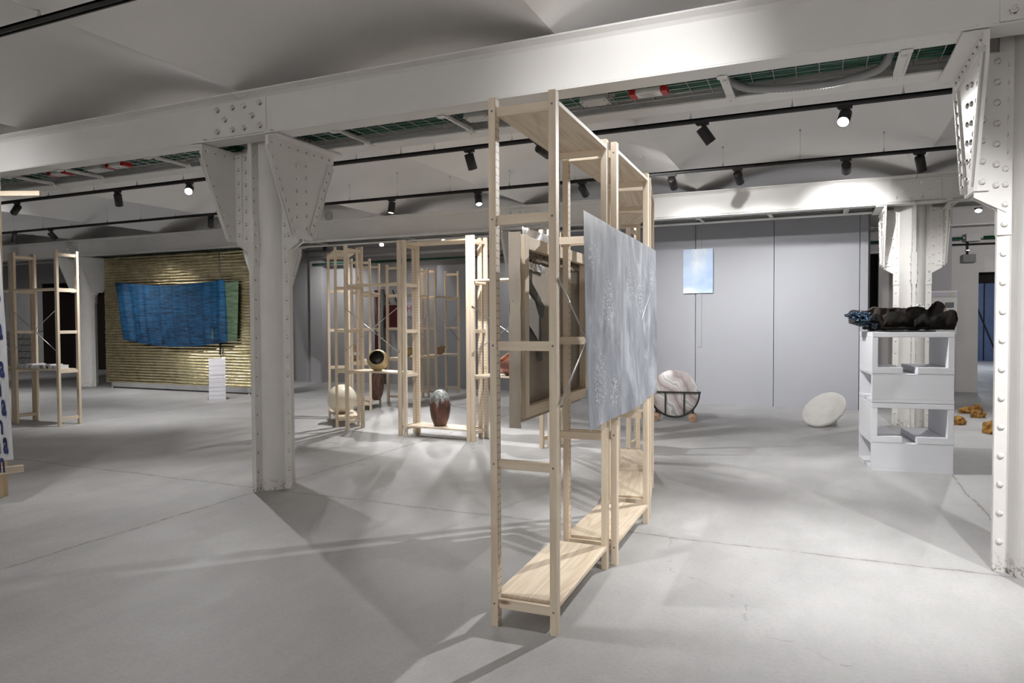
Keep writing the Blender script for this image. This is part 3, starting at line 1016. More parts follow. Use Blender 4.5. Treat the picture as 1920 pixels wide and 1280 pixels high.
# ribbed flexible conduit sagging below the right tray
pts = []
rad = []
ctrl = [(-0.55, -0.10, 2.80), (-0.47, -0.03, 2.705), (-0.33, 0.05, 2.672), (0.0, 0.08, 2.660), (0.2, 0.04, 2.668), (0.31, -0.03, 2.69), (0.35, -0.12, 2.78)]


def catmull(P, n):
    out = []
    P = [Vector(q) for q in P]
    Q = [P[0]] + P + [P[-1]]
    for i in range(1, len(Q) - 2):
        for k in range(n):
            t = k / n
            a, b, c, d = Q[i - 1], Q[i], Q[i + 1], Q[i + 2]
            out.append(0.5 * ((2 * b) + (c - a) * t + (2 * a - 5 * b + 4 * c - d) * t * t + (3 * b - a - 3 * c + d) * t ** 3))
    out.append(P[-1])
    return out


pp = catmull(ctrl, 32)
single('flexible_conduit', MB().tube(pp, 0.022, 10, True, [0.024 if k % 2 else 0.020 for k in range(len(pp))]), 'greycable',
       'ribbed grey flexible conduit sagging below the tray near the right column', 'conduit', (0, CYN, 0))


# ------------------------------------------------------------------ light tracks
ZTR = 2.985


def track(x0, x1, y, wires, label):
    t = thing('light_track', label, 'light track', (0, y, 0))
    pr = [(-0.018, ZTR), (0.018, ZTR), (0.018, ZTR + 0.034), (-0.018, ZTR + 0.034)]
    g = MB().box(x0, x1, -0.018, -0.008, ZTR, ZTR + 0.034).box(x0, x1, 0.008, 0.018, ZTR, ZTR + 0.034).box(x0, x1, -0.018, 0.018, ZTR + 0.022, ZTR + 0.036)
    part('rail', g, 'black', t)
    part('end_cap', MB().box(x0 - 0.006, x0, -0.019, 0.019, ZTR - 0.001, ZTR + 0.037), 'black', t)
    part('end_cap', MB().box(x1, x1 + 0.006, -0.019, 0.019, ZTR - 0.001, ZTR + 0.037), 'black', t)
    for x in wires:
        u = ((x - CXS[0]) / SPAN) % 1.0
        xx = (u - 0.5) * SPAN
        zc = ZV + RISE - RV + math.sqrt(RV * RV - xx * xx)
        w = MB()
        w.lathe([(0.014, 0), (0.012, 0.01), (0.006, 0.03), (0.003, 0.05)], 8, Matrix.Translation((x, 0, ZTR + 0.036)))
        if zc > ZTR + 0.1:
            w.tube([(x, 0, ZTR + 0.08), (x, 0, zc)], 0.0016, 5)
            w.lathe([(0.009, 0), (0.009, -0.02), (0, -0.022)], 8, Matrix.Translation((x, 0, zc)))
        part('hanger', w, 'wire', t)
    return t


track(-4.76, 0.88, 6.08, (-4.45, -3.9, -3.51, -2.67, -1.93, -1.01, -0.21, 0.57), 'black light track nearest behind the near girders, right part')
track(-10.6, -6.52, 6.08, (-9.43, -8.53, -7.74, -6.95), "black light track nearest behind the near girders, left part")
track(-6.5, 2.9, 8.07, (-6.03, -5.24, -4.43, -3.58, -2.71, -1.91, -0.99, -0.2, 0.59, 1.5, 2.3), 'second black light track, above the ring of shelving')
track(-16.9, -8.5, 8.07, (-13.5, -12.69, -11.91, -11.0, -10.2, -9.42, -8.54, -14.3), 'second black light track, left part toward the gold screen')
track(-9.0, 5.0, 2.55, (-7.9, -7.0, -6.0, -5.0, -4.0, -3.0, -2.0, -1, 0, 1, 2), 'black light track crossing the top left corner of the picture')
track(-9.0, 5.0, -1.5, (-8, -6, -4, -2, 0, 2, 4), 'added black light track behind us carrying the fill spotlights')  # invented track for the lamps that fill from behind
track(-10.2, -3.3, 11.6, (-10, -8.5, -6, -4.5), 'black light track beyond the far girders, left part')
track(0.9, 5.5, 11.6, (1.5, 3, 4.5), 'black light track beyond the far girders, right part')


def lamp(x, y, target, energy, label, lit=None, blend=1.0, angle=104.0, color=(1.0, 0.99, 0.99), group='black track spotlights', piv=2.915):
    p = Vector((x, y, piv))
    aim = (Vector(target) - p).normalized()
    t = thing('track_spotlight', label, 'spotlight', (x, y, piv), group=group)
    a = MB().box(-0.05, 0.05, -0.016, 0.016, 0.045, 0.070).box(-0.06, -0.04, -0.012, 0.012, 0.055, 0.068)
    part('adapter', a, 'black', t, bevel=0.002)
    part('stem', MB().tube([(0, 0, 0.05), (0, 0, -0.005)], 0.011, 10), 'black', t)
    q = aim.to_track_quat('-Z', 'Y').to_matrix().to_4x4()
    R = 0.046
    hb = MB().lathe([(0, 0.030), (R * 0.93, 0.030), (R, 0.024), (R, -0.122), (R * 0.93, -0.122), (R * 0.86, -0.106), (0, -0.105)], 28, q)
    hs = part('lamp_housing', hb, 'black', t)
    lm = {'on': 'lens_on', 'soft': 'lens_soft', None: 'lens_soft'}[lit]
    part('lens', MB().lathe([(R * 0.84, -0.113), (0, -0.113)], 24, q), lm, hs)
    L = bpy.data.lights.new('spot', 'SPOT')
    L.energy = energy * POWER
    L.spot_size = math.radians(angle)
    L.spot_blend = blend
    L.shadow_soft_size = 0.025
    L.color = color
    o = link('spot_beam', L, None, p + aim * 0.135, aim.to_track_quat('-Z', 'Y').to_euler())
    return t


LAMPS = [
    # x, y, target, W, label, lit
    (-8.09, 6.08, (-9.0, 7.2, 0.6), 380, 'black spotlight tilted left on the near track, left of the left column', None),
    (-6.85, 6.08, (-3.6, 2.4, 0.3), 360, 'blazing spotlight facing us just left of the left column', 'on', 80),
    (-3.12, 6.08, (-2.9, 7.3, 0.4), 380, 'black spotlight pointing almost straight down, left of the tall shelving top', None),
    (-2.38, 6.08, (-0.5, 11.3, 1.3), 500, 'black spotlight just left of the tall shelving upright, tilted right', None, 62),
    (-0.91, 6.08, (0.9, 7.0, 0.2), 430, 'black spotlight tipped sideways on the near track, right of the tall shelving', None, 84),
    (0.175, 6.08, (-0.5, 2.8, 0.0), 620, 'blazing spotlight facing us at upper right', 'on', 86),
    (-10.1, 6.08, (-12.2, 6.4, 1.7), 330, 'black spotlight lying almost level beside the printed cloth', 'on'),
    (-13.5, 8.07, (-13.9, 7.6, 0.0), 200, 'black spotlight at the left end of the second track, by the printed cloth', 'on', 84),
    (-12.48, 8.07, (-11.9, 9.7, 0.9), 290, 'black spotlight above the left shelving, tilted right', 'soft', 84),
    (-8.65, 8.07, (-10.3, 9.6, 0.7), 320, 'black spotlight close to the left column on the second track', None, 84),
    (-5.33, 8.07, (-5.4, 7.6, 0.3), 400, 'small black spotlight hanging straight down with a glowing lens', 'soft', 84),
    (-4.02, 8.07, (-3.2, 7.0, 0.6), 320, 'black spotlight tilted right, left of the tall shelving on the second track', None, 84),
    (-2.62, 8.07, (-2.3, 11.2, 1.0), 240, 'black spotlight seen between the tall shelving uprights', None, 66),
    (-1.55, 8.07, (-1.35, 11.3, 1.05), 250, 'black spotlight first right of the tall shelving on the second track', None, 66),
    (-0.83, 8.07, (-0.4, 11.3, 0.95), 270, 'black spotlight second right of the tall shelving on the second track', None, 66),
    (0.246, 8.07, (0.35, 11.3, 1.9), 290, 'black spotlight below the blazing lamp, pointing at the grey partition', None, 60),
    (0.909, 8.07, (1.7, 10.2, 0.0), 190, 'black spotlight nearest the right column on the second track', None, 84),
    # beyond the far girders
    (-7.9, 11.6, (-6.6, 9.2, 0.4), 260, 'distant glowing spotlight left, above the ring of shelving', 'on'),
    (-6.5, 11.6, (-5.6, 9.0, 0.4), 260, 'distant glowing spotlight right, above the ring of shelving', 'on'),
    (2.02, 11.6, (1.8, 9.4, 0.0), 260, 'distant glowing spotlight next to the right column', 'on'),
    (-9.3, 11.6, (-9.9, 12.55, 1.0), 95, 'added dark fill spotlight near the rear pier, turned to the wall', None, 130),  # this and the next are added to brighten the rear wall
    (-4.9, 11.6, (-4.9, 12.2, 0.8), 70, 'added dark fill spotlight behind the tall shelving, turned to the wall', None, 130),
    (-7.15, 11.6, (-7.6, 12.5, 1.0), 45, 'distant dark spotlight between two glowing ones', None),
    # near track, out of the frame above
    (-0.6, 2.55, (-1.0, 4.05, 2.55), 105, 'black spotlight above the frame shining on the near girder', None, 74),
    (1.0, 2.55, (-0.3, 4.6, 0.3), 330, 'black spotlight above the frame shining on the silver sheet', None, 76),
    (-1.7, 2.55, (-1.4, 3.6, 1.2), 130, 'added black fill spotlight above the frame shining on the stretched canvas', None, 76),  # extra lamps from here down, added for brightness
    (-5.0, 2.55, (-5.6, 3.6, 1.0), 80, 'added black fill spotlight above the frame shining on the printed cloth', None, 76),
    (-2.0, 2.55, (-2.0, 1.6, 0.0), 60, 'added black fill spotlight above the frame shining on the floor ahead', None),
    (1.9, 2.55, (0.8, 4.6, 0.0), 330, 'added black fill spotlight above the frame shining beside the right column', None, 70),
    (3.4, 11.6, (2.6, 14.8, 1.4), 160, 'added black fill spotlight beyond the far girders shining on the right rear wall', None),  # unseen fill for the dim right rear
    (-16.4, 8.07, (-19.4, 12.4, 0.8), 420, 'added black fill spotlight shining into the far left corner', None, 70),  # unseen fill that lifts the far left corner
    (-6.5, -1.5, (-6.3, -3.6, 1.5), 420, 'added black fill spotlight behind us washing the front wall, number one from the left', None),  # five invented lamps bouncing soft frontal fill off the wall
    (-4.0, -1.5, (-3.8, -3.6, 1.5), 420, 'added black fill spotlight behind us washing the front wall, number two from the left', None),
    (-1.5, -1.5, (-1.3, -3.6, 1.5), 420, 'added black fill spotlight behind us washing the front wall, number three from the left', None),
    (1.0, -1.5, (1.2, -3.6, 1.5), 420, 'added black fill spotlight behind us washing the front wall, number four from the left', None),
    (3.4, -1.5, (3.6, -3.6, 1.5), 420, 'added black fill spotlight behind us washing the front wall, number five from the left', None),
    (-7.4, 2.55, (-6.8, 4.2, 2.2), 70, 'added black fill spotlight above the frame shining on the left girder', None, 80),
]
for x, y, tg, w, lb, lit, *an in LAMPS:
    lamp(x, y, tg, w, lb, lit, angle=an[0] if an else 104.0)


# ------------------------------------------------------------------ pine shelving units
LU, DU, HU = 0.884, 0.30, 2.26
PX, PY = 0.032, 0.044
POST = MB().box(-PX / 2, PX / 2, -PY / 2, PY / 2, 0, HU).mesh('post', 'post', 0.0025)
RUNG = MB().box(PX, DU - PX, -0.010, 0.010, -0.04, 0).mesh('rung', 'rail', 0.002)
SCREW = MB().lathe([(0.005, 0), (0.004, 0.0015), (0, 0.0015)], 8).mesh('screw', 'darkbox')
BOARD = MB().box(0.0, DU, PY + 0.003, LU - PY - 0.003, -0.018, 0).mesh('shelf', 'board', 0.0015)
RUNGZ = (0.117, 0.722, 1.23, 1.765, 2.221)
SHELFZ = {0: 0.128, 1: 0.733, 2: 1.24, 3: 1.776, 4: 2.226}
ba, bb = Vector((DU + 0.004, 0.02, 1.49)), Vector((DU + 0.004, LU - 0.02, 0.965))
ba2, bb2 = Vector((DU + 0.008, 0.02, 0.965)), Vector((DU + 0.008, LU - 0.02, 1.49))
BR1 = MB().tube([ba, bb], 0.0045, 6).mesh('cross_brace', 'wire')
BR2 = MB().tube([ba2, bb2], 0.0045, 6).mesh('cross_brace', 'wire')


def unit(loc, rot, shelves, label, brace=True, group='pine shelving units'):
    u = thing('shelving_unit', label, 'shelving', (loc[0], loc[1], 0), (0, 0, rot), group)
    for y in (PY / 2, LU - PY / 2):
        pa = link('post', POST, u, (PX / 2, y, 0))
        pb = link('post', POST, u, (DU - PX / 2, y, 0), (0, 0, PI))
        if y < 0.1:
            for z in RUNGZ:
                link('screw', SCREW, pa, (0, -PY / 2, z - 0.018), ROT['-y'])
                link('screw', SCREW, pb, (0, PY / 2, z - 0.018), ROT['+y'])
        for z in RUNGZ:
            link('rung', RUNG, u, (0, y, z))
    for s in shelves:
        link('shelf', BOARD, u, (0, 0, SHELFZ[s]))
    if brace:
        link('cross_brace', BR1, u)
        link('cross_brace', BR2, u)
    return u


def from_nr(x, y, rot):      # near right corner -> origin
    return (x - DU * math.cos(rot), y - DU * math.sin(rot))


u1 = unit((-1.29, 2.689), 0.0318, (0, 4), 'pine shelving unit nearest us, paintings hung on its sides')
u2 = unit(from_nr(-0.985, 3.615, 0.028), 0.028, (0, 4), 'pine shelving unit second in the near row, behind the silver sheet')
u3 = unit(from_nr(-1.024, 4.612, 0.19), 0.19, (0, 4), 'pine shelving unit third in the near row, turned slightly left')
u4 = unit(from_nr(-1.225, 5.62, 0.36), 0.36, (0, 4), 'pine shelving unit last in the near row, turned further left')


def row_unit(fl, th, shelves, label, brace=True):
    rot = th - PI / 2
    o = (fl[0] - DU * math.cos(rot), fl[1] - DU * math.sin(rot))
    return unit(o, rot, shelves, label, brace)


row_unit((-5.30, 6.956), -0.128, (1, 3), 'pine shelving unit holding the round gold bowl')
row_unit((-4.385, 6.829), -0.04, (0, 4), 'pine shelving unit holding the rust-coloured egg vessel', False)
row_unit((-3.49, 6.798), -0.097, (1, 3), 'pine shelving unit holding the copper bowl')
row_unit((-2.57, 6.735), -0.05, (1,), 'pine shelving unit behind the stretched canvas, end of the ring')
unit((-5.545, 7.092), 0.775, (0, 4), 'pine shelving unit holding the big cream ball', False)
unit(from_nr(-6.096, 8.639, 0.44), 0.44, (0, 1, 3), 'pine shelving unit holding the brown bark-like egg')
unit((-6.53, 9.68), 0.0, (1, 3), 'pine shelving unit holding the small pierced ball')
unit((-6.43, 10.617), 0.0, (1, 3), 'pine shelving unit furthest back, holding the lumpy brown ceramic')
ul = row_unit((-9.755, 5.775), 0.02, (1, 3), 'pine shelving unit at left with white booklets on its shelf')
row_unit((-10.66, 5.775), 0.0, (1, 3), 'pine shelving unit half hidden behind the printed cloth')

# ------------------------------------------------------------------ paintings on the near unit
# silver sheet on the right side; local x runs along the row, z up
sh = thing('silver_grey_painting', 'large unframed silver grey painted sheet hung on the shelving side', 'painting', (-0.948, 2.93, 0), (0, 0, PI / 2 + 0.032))


def sheetf(u, v):
    tl, tr, bl, br = Vector((0.005, 0, 1.80)), Vector((1.735, 0, 1.782)), Vector((0.10, 0, 0.815)), Vector((1.80, 0, 0.828))
    a = tl.lerp(tr, u); b = bl.lerp(br, u)
    p = b.lerp(a, v)
    p.y = 0.010 * math.sin(u * 9 + v * 2.0) * (1 - v) - 0.018 * (1 - v) ** 2 * math.sin(PI * u) + 0.006 * nz(u * 3, v * 2, 1)
    if u < 0.1 and v < 0.12:
        p.z += 0.0
    p.z += 0.006 * nz(u * 4, 3, v)
    return p


part('canvas', MB().sheet(lambda u, v: sheetf(u, v), 60, 34, 0.002), 'silverpaint', sh)

# stretched canvas seen from behind on the left side; local x along the row, +y towards the unit's outside (left)
cv = thing('stretched_canvas', 'stretched canvas seen from behind with taped tear on the shelving', 'painting', (-1.395, 3.135, 0), (0, 0, PI / 2 + 0.03))
ZC0, ZC1, LC = 0.81, 1.752, 1.20


def bar(name, x0, x1, z0, z1):
    part(name, MB().box(x0, x1, -0.058, -0.018, z0, z1), 'rail' if x1 - x0 > z1 - z0 else 'timberw', cv, bevel=0.002)


M['wheelwood'] = wood('brown_wheel_wood', 'x', tint=(0.62, 0.47, 0.40))
M['timberw'] = wood('stretcher_upright', 'z')
bar('stretcher_bar', 0.07, 0.125, ZC0 + 0.02, ZC1 - 0.005)
bar('stretcher_bar', LC - 0.055, LC, ZC0 + 0.06, ZC1 - 0.01)
bar('stretcher_bar', 0.125, LC - 0.055, ZC1 - 0.075, ZC1 - 0.012)
bar('stretcher_bar', 0.125, LC - 0.055, ZC0 + 0.02, ZC0 + 0.075)


def canv(u, v):
    x = 0.0 + (LC + 0.03) * u
    z = ZC0 - 0.015 + (ZC1 - ZC0 + 0.02) * v
    return (x, 0.0 + 0.010 * nz(u * 5, v * 3, 8) * math.sin(PI * v), z)


part('linen', MB().sheet(canv, 30, 20, 0.003), 'linen', cv)
# wrapped ragged canvas flap on the near edge


def flap(u, v):
    z = ZC0 - 0.02 + (ZC1 - ZC0 + 0.02) * v
    return (0.0 + 0.008 * nz(v * 7, 2, 0) - 0.004, -0.062 * u + 0.006 * nz(v * 9, u * 3, 5), z)


part('canvas_flap', MB().sheet(flap, 6, 30, 0.003), 'linen', cv)
part('frayed_edge', MB().sheet(lambda u, v: (0.128 + (LC - 0.19) * u, -0.014 - 0.003 * nz(u * 20, v), ZC1 - 0.095 - 0.045 * v - 0.02 * nz(u * 14, 1) * v + 0.02), 40, 3, 0.002), 'linenspots', cv)
part('foil_strip', MB().sheet(lambda u, v: (0.14 + 0.34 * u, -0.016 - 0.006 * nz(u * 20, v * 4), ZC1 - 0.125 - 0.04 * v - 0.01 * u + 0.01 * nz(u * 12, 3)), 26, 3, 0.002), 'silver', cv)
part('foil_strip', MB().sheet(lambda u, v: (0.13 + 0.5 * u, -0.02 - 0.008 * nz(u * 30, v * 4), ZC1 - 0.012 + 0.055 * v + 0.012 * nz(u * 22, 3) * v), 40, 3, 0.002), 'silver', cv)


def tape(a, b, w, th=-0.006):
    a = Vector((a[0], 0, a[1])); b = Vector((b[0], 0, b[1]))
    d = (b - a).normalized(); n = Vector((-d.z, 0, d.x)) * w / 2
    q = MB()
    pr = [a - n, a + n, b + n * 1.05, b - n * 0.9]
    q.add([(p.x, th, p.z) for p in pr] + [(p.x, th - 0.002, p.z) for p in pr], [(0, 1, 2, 3), (7, 6, 5, 4), (0, 4, 5, 1), (1, 5, 6, 2), (2, 6, 7, 3), (3, 7, 4, 0)])
    part('tape_strip', q, 'tape', cv)


part('bright_tear_patch', MB().prism([(0.13, 1.335), (0.20, 1.30), (0.25, 1.275), (0.36, 1.21), (0.365, 1.34), (0.30, 1.42), (0.22, 1.455), (0.20, 1.43), (0.13, 1.47)], -0.0235, -0.022, 'y'), 'whiteplastic', cv)  # opaque white patch standing in for light through the tear
tape((0.12, 1.53), (0.46, 1.36), 0.075, -0.016)
tape((0.12, 1.57), (0.40, 1.41), 0.05, -0.019)
tape((0.37, 1.44), (0.40, 1.10), 0.055, -0.0175)
tape((0.14, 1.27), (0.39, 1.17), 0.07, -0.0165)
tape((0.15, 1.35), (0.22, 1.19), 0.05, -0.020)

# ------------------------------------------------------------------ ceramics on the shelves


def uv(x, y, z):
    return Vector((x, y, z))


def sphere_prof(r, z0, n=20, cut=0.0):
    return [(r * math.sin(PI * (1 - k / n * (1 - cut))), z0 + r * math.cos(PI * (1 - k / n * (1 - cut)))) for k in range(n + 1)]


# cream ball
pf = sphere_prof(0.188, 0.188, 24)
pf = [(r, max(z, 0.004)) for r, z in pf]
single('cream_ball', MB().lathe(pf, 40), 'cream', 'big cream glazed ball on the bottom shelf at left of the ring', 'ceramic ball', (-5.735, 7.465, 0.1285))


def cut_bowl(name, label, loc, r, open_a, aim, mo, mi, th=0.012):
    """sphere vessel with a round mouth towards aim; open_a = half angle of the mouth"""
    t = thing(name, label, 'bowl', loc)
    q = Vector(aim).normalized().to_track_quat('Z', 'Y').to_matrix().to_4x4()
    n = 22
    out = [(r * math.sin(PI - (PI - open_a) * k / n), r * math.cos(PI - (PI - open_a) * k / n)) for k in range(n + 1)]
    out[0] = (0, -r)
    ri = r - th
    inn = [(ri * math.sin(open_a + (PI - open_a) * k / n), ri * math.cos(open_a + (PI - open_a) * k / n)) for k in range(n + 1)]
    inn[-1] = (0, -ri)
    part('bowl_wall', MB().lathe(out + [((r - th / 2) * math.sin(open_a), (r - th * 0.3) * math.cos(open_a) + 0.002)], 40, q), mo, t)
    part('bowl_lining', MB().lathe([((r - th / 2) * math.sin(open_a), (r - th * 0.3) * math.cos(open_a) + 0.002)] + inn, 40, q), mi, t)
    part('foot', MB().lathe([(0, -r * 1.0), (r * 0.35, -r * 1.0), (r * 0.42, -r * 0.88), (0, -r * 0.85)], 24), mo, t)
    return t


cut_bowl('gold_bowl', 'round matte gold bowl with dark lining tipped toward us on a shelf', (-4.845, 7.0, 0.733 + 0.128), 0.128, 0.80, (0.42, -0.85, 0.42), 'goldglaze', 'pewter')
cut_bowl('copper_bowl', 'rose copper bowl with hammered lining, cut from view by the stretched canvas', (-3.06, 6.90, 0.733 + 0.155), 0.155, 1.15, (-0.45, -0.35, 0.8), 'copperout', 'copperin')

# rust egg vessel, faceted with a small lug at each side
t = thing('egg_vessel', 'rust red egg vessel with grey drips on a bottom shelf', 'vessel', (-3.965, 6.95, 0.1285))
prof = [(0, 0.0), (0.055, 0.0), (0.072, 0.012), (0.10, 0.09), (0.116, 0.18), (0.117, 0.25), (0.108, 0.31), (0.085, 0.37), (0.055, 0.402), (0.025, 0.412), (0, 0.414)]
g = MB().lathe(prof, 28)
g.v = [(x * (1 + 0.035 * math.cos(8 * math.atan2(y, x)) + 0.02 * nz(x * 12, y * 12, z * 9)), y * (1 + 0.035 * math.cos(8 * math.atan2(y, x)) + 0.02 * nz(x * 12, y * 12, z * 9)), z) for x, y, z in g.v]
part('vessel_body', g, 'rust', t)
for s in (-1, 1):
    part('lug', MB().lathe(sphere_prof(0.011, 0, 8), 10), 'rust', t, (s * 0.108, s * 0.045, 0.25))

g = MB().lathe([(0, 0.0), (0.045, 0.0), (0.06, 0.01), (0.088, 0.09), (0.102, 0.19), (0.104, 0.27), (0.096, 0.34), (0.07, 0.405), (0.03, 0.44), (0, 0.445)], 32)
g.v = [(x * (1 + 0.05 * nz(math.atan2(y, x) * 4, z * 2, 3)), y * (1 + 0.05 * nz(math.atan2(y, x) * 4, z * 2, 3)), z) for x, y, z in g.v]
single('bark_egg', g, 'bark', 'dark brown bark-like egg vessel on a bottom shelf behind the gold bowl', 'vessel', (-6.20, 8.92, 0.1285), (0.0, 0.03, 0))

t = thing('split_ball', 'clay ball split by a white disc on the rear left shelf', 'ceramic ball', (-6.46, 8.75, 0.734))
r = 0.115
part('upper_dome', MB().lathe([(0, 0.135), (r * 0.99, 0.135), (r * 0.93, 0.175), (r * 0.7, 0.215), (r * 0.35, 0.238), (0, 0.243)], 28), 'pinkclay', t)
part('white_disc', MB().lathe([(0, 0.085), (r * 1.02, 0.085), (r * 1.03, 0.11), (r * 1.0, 0.135), (0, 0.135)], 28), 'plaster', t)
part('lower_bowl', MB().lathe([(0, 0.0), (r * 0.4, 0.0), (r * 0.75, 0.03), (r * 0.98, 0.085), (0, 0.085)], 28), 'tanclay', t)

t = thing('pierced_ball', 'small ochre clay ball with dark holes on the rear shelf', 'ceramic ball', (-6.36, 10.05, 0.734))
part('ball_body', MB().lathe(sphere_prof(0.092, 0.092, 18), 28), 'paleclay', t)
for az, el in ((-2.3, 0.1), (-1.9, 0.5), (-1.6, -0.2), (-2.7, 0.6), (-1.2, 0.3), (-2.0, -0.45)):
    d = Vector((math.cos(az) * math.cos(el), math.sin(az) * math.cos(el), math.sin(el)))
    part('hole', MB().lathe([(0.012, 0), (0.011, 0.002), (0, 0.0005)], 12, d.to_track_quat('Z', 'Y').to_matrix().to_4x4()), 'ink', t, Vector((0, 0, 0.092)) + d * 0.0915)

# lumpy ceramic, one continuous skin
bm = bmesh.new()
for c, rr in (((0, 0, 0.085), 0.085), ((0.085, 0.0, 0.135), 0.026), ((-0.045, -0.05, 0.035), 0.036), ((0.035, -0.055, 0.035), 0.036), ((-0.08, 0.0, 0.05), 0.03), ((-0.05, -0.02, 0.125), 0.035), ((0.0, 0.06, 0.05), 0.04)):
    bmesh.ops.create_icosphere(bm, subdivisions=3, radius=rr, matrix=Matrix.Translation(c))
me = bpy.data.meshes.new('lumpy_ceramic'); bm.to_mesh(me); bm.free()
me.materials.append(M['clay'])
o = tag(link('lumpy_ceramic', me, None, (-6.21, 10.90, 0.736)), 'lumpy brown ceramic with a knob on the furthest shelf', 'ceramic')
md = o.modifiers.new('remesh', 'REMESH'); md.mode = 'VOXEL'; md.voxel_size = 0.006; md.use_smooth_shade = True
md = o.modifiers.new('soft', 'SMOOTH'); md.iterations = 5; md.factor = 0.6

# ------------------------------------------------------------------ booklets on the left shelf
GL2 = text_mesh('2', 0.05, 0.0015)
GLC = text_mesh('(', 0.05, 0.002)
GLB = text_mesh('M', 0.045, 0.003)
bk_words = ['blank white booklet at the left end of the shelf', 'white booklet with a slanted black stroke', 'white booklet with a large printed 2', 'plain white booklet in the middle of the shelf', 'booklet with a grey picture on its front', 'booklet with a dark blotted picture', 'booklet with one black curved mark at the right end']
cth, sth = math.cos(0.02), math.sin(0.02)
for k, w in enumerate(bk_words):
    lx = 0.075 + k * 0.113
    t = thing('booklet', w, 'booklet', (-9.755 + lx * cth + 0.0, 5.775 + lx * sth + 0.09, 0.7345), (0, 0, 0.02 + random.uniform(-0.05, 0.05)), 'booklets on the left shelf')
    part('pages', MB().box(-0.05, 0.05, -0.07, 0.10, 0, 0.045 + 0.006 * (k % 3)), 'paper', t, bevel=0.001)
    part('cover', MB().box(-0.053, 0.053, -0.074, 0.104, 0.045 + 0.006 * (k % 3), 0.048 + 0.006 * (k % 3)), 'paper', t)
    if k in (1, 6):
        me = GLC.copy(); me.materials.append(M['ink'])
    elif k == 2:
        me = GL2.copy(); me.materials.append(M['ink'])
    elif k == 5:
        me = GLB.copy(); me.materials.append(M['ink'])
    else:
        me = None
    if me:
        link('printed_mark', me, t, (0, -0.0752 if k != 99 else 0, 0.006), (PI / 2, 0, 0))
    if k == 4:
        part('printed_picture', MB().box(-0.03, 0.03, -0.0755, -0.0742, 0.006, 0.044), 'greycable', t)

# ------------------------------------------------------------------ gold foil screen with blue cloth
gs = thing('foil_screen', 'tall screen covered in overlapping gold foil strips', 'screen', (0, 0, 0))
part('backing_board', MB().box(-13.45, -9.57, 9.80, 9.84, 0.12, 2.66), 'darkbox', gs)
part('bottom_rail', MB().box(-13.3, -9.57, 9.78, 9.84, 0.03, 0.12), 'greycable', gs)
for x in (-13.32, -9.62):
    part('foot', MB().lathe([(0.03, 0), (0.03, 0.012), (0.012, 0.015), (0.012, 0.12), (0, 0.12)], 14), 'steel', gs, (x, 9.80, 0))
NR = 46
for r in range(NR):
    z0 = 0.115 + r * (2.56 / NR)
    hgt = 2.56 / NR * 1.08
    crk = 0.35 + 1.3 * max(0.0, (r - 30) / 14)
    for si, (xa, xb) in enumerate(((-13.47 + 0.03 * nz(r * 1.7, 4), -10.30), (-10.275, -9.56))):
        n = 60 if si == 0 else 22

        def fs(u, v, xa=xa, xb=xb, z0=z0, hgt=hgt, r=r, crk=crk):
            x = xa + (xb - xa) * u
            y = 9.790 - 0.014 * (1 - (2 * v - 1) ** 2) + crk * 0.006 * nz(x * 4.0, v * 1.2 + r * 3.3, 1.0) + crk * 0.005 * nz(x * 17.0, v * 5 + r * 1.3, 7.0)
            z = z0 + hgt * v + 0.006 * nz(x * 2.0, r * 2.1, 3.0)
            return (x, y, z)
        part('foil_strip', MB().grid(fs, n, 5, True), 'gold', gs)


def drape(name, mat, label, tl, tr, bl, br, sag_t, sag_b, y, amp, folds, nu=70, nv=30):
    def fn(u, v):
        a = Vector(tl).lerp(Vector(tr), u); b = Vector(bl).lerp(Vector(br), u)
        top = a - Vector((0, 0, sag_t * math.sin(PI * u))); bot = b - Vector((0, 0, sag_b * math.sin(PI * u)))
        p = bot.lerp(top, v)
        e = 1 - v
        fold = sum(A * math.sin(2 * PI * (f * u + ph) + 0.8 * math.sin(2.2 * e)) for f, A, ph in folds)
        p.y = y + amp * (0.25 + 0.75 * math.sin(PI * min(1, e * 0.75 + 0.12))) * fold * (0.6 + 0.5 * nz(u * 4, v * 2, 2)) + 0.006 * nz(u * 9, v * 6, 4)
        p.z += 0.008 * nz(u * 16, 5, v) * (1 - v)
        return p
    return single(name, MB().sheet(fn, nu, nv, 0.003), mat, label, 'cloth')


drape('sea_cloth', 'sea', 'blue cloth printed with rippling water, draped on the gold screen', (-13.06, 9.66, 2.155), (-10.09, 9.66, 2.125), (-12.85, 9.66, 1.0), (-10.05, 9.66, 0.965), 0.085, 0.12, 9.70, 0.055,
      [(8, 0.6, 0.1), (15, 0.45, 0.3), (4.3, 0.6, 0.5)], 120, 34)
drape('green_cloth', 'seagreen', 'dull green cloth showing beside the blue cloth', (-10.5, 9.72, 2.09), (-9.78, 9.72, 2.09), (-10.5, 9.72, 1.02), (-9.84, 9.72, 0.975), 0.01, 0.0, 9.735, 0.012, [(3, 0.7, 0.1)], 20, 20)
single('gap_seam', MB().tube([(-10.285, 9.755, 0.98), (-10.28, 9.75, 0.85), (-10.287, 9.752, 0.72)], 0.012, 6), 'ink', 'short black cord standing in for the dark gap below the blue cloth', 'seam')  # dark stroke drawn for the gap between the foil strips

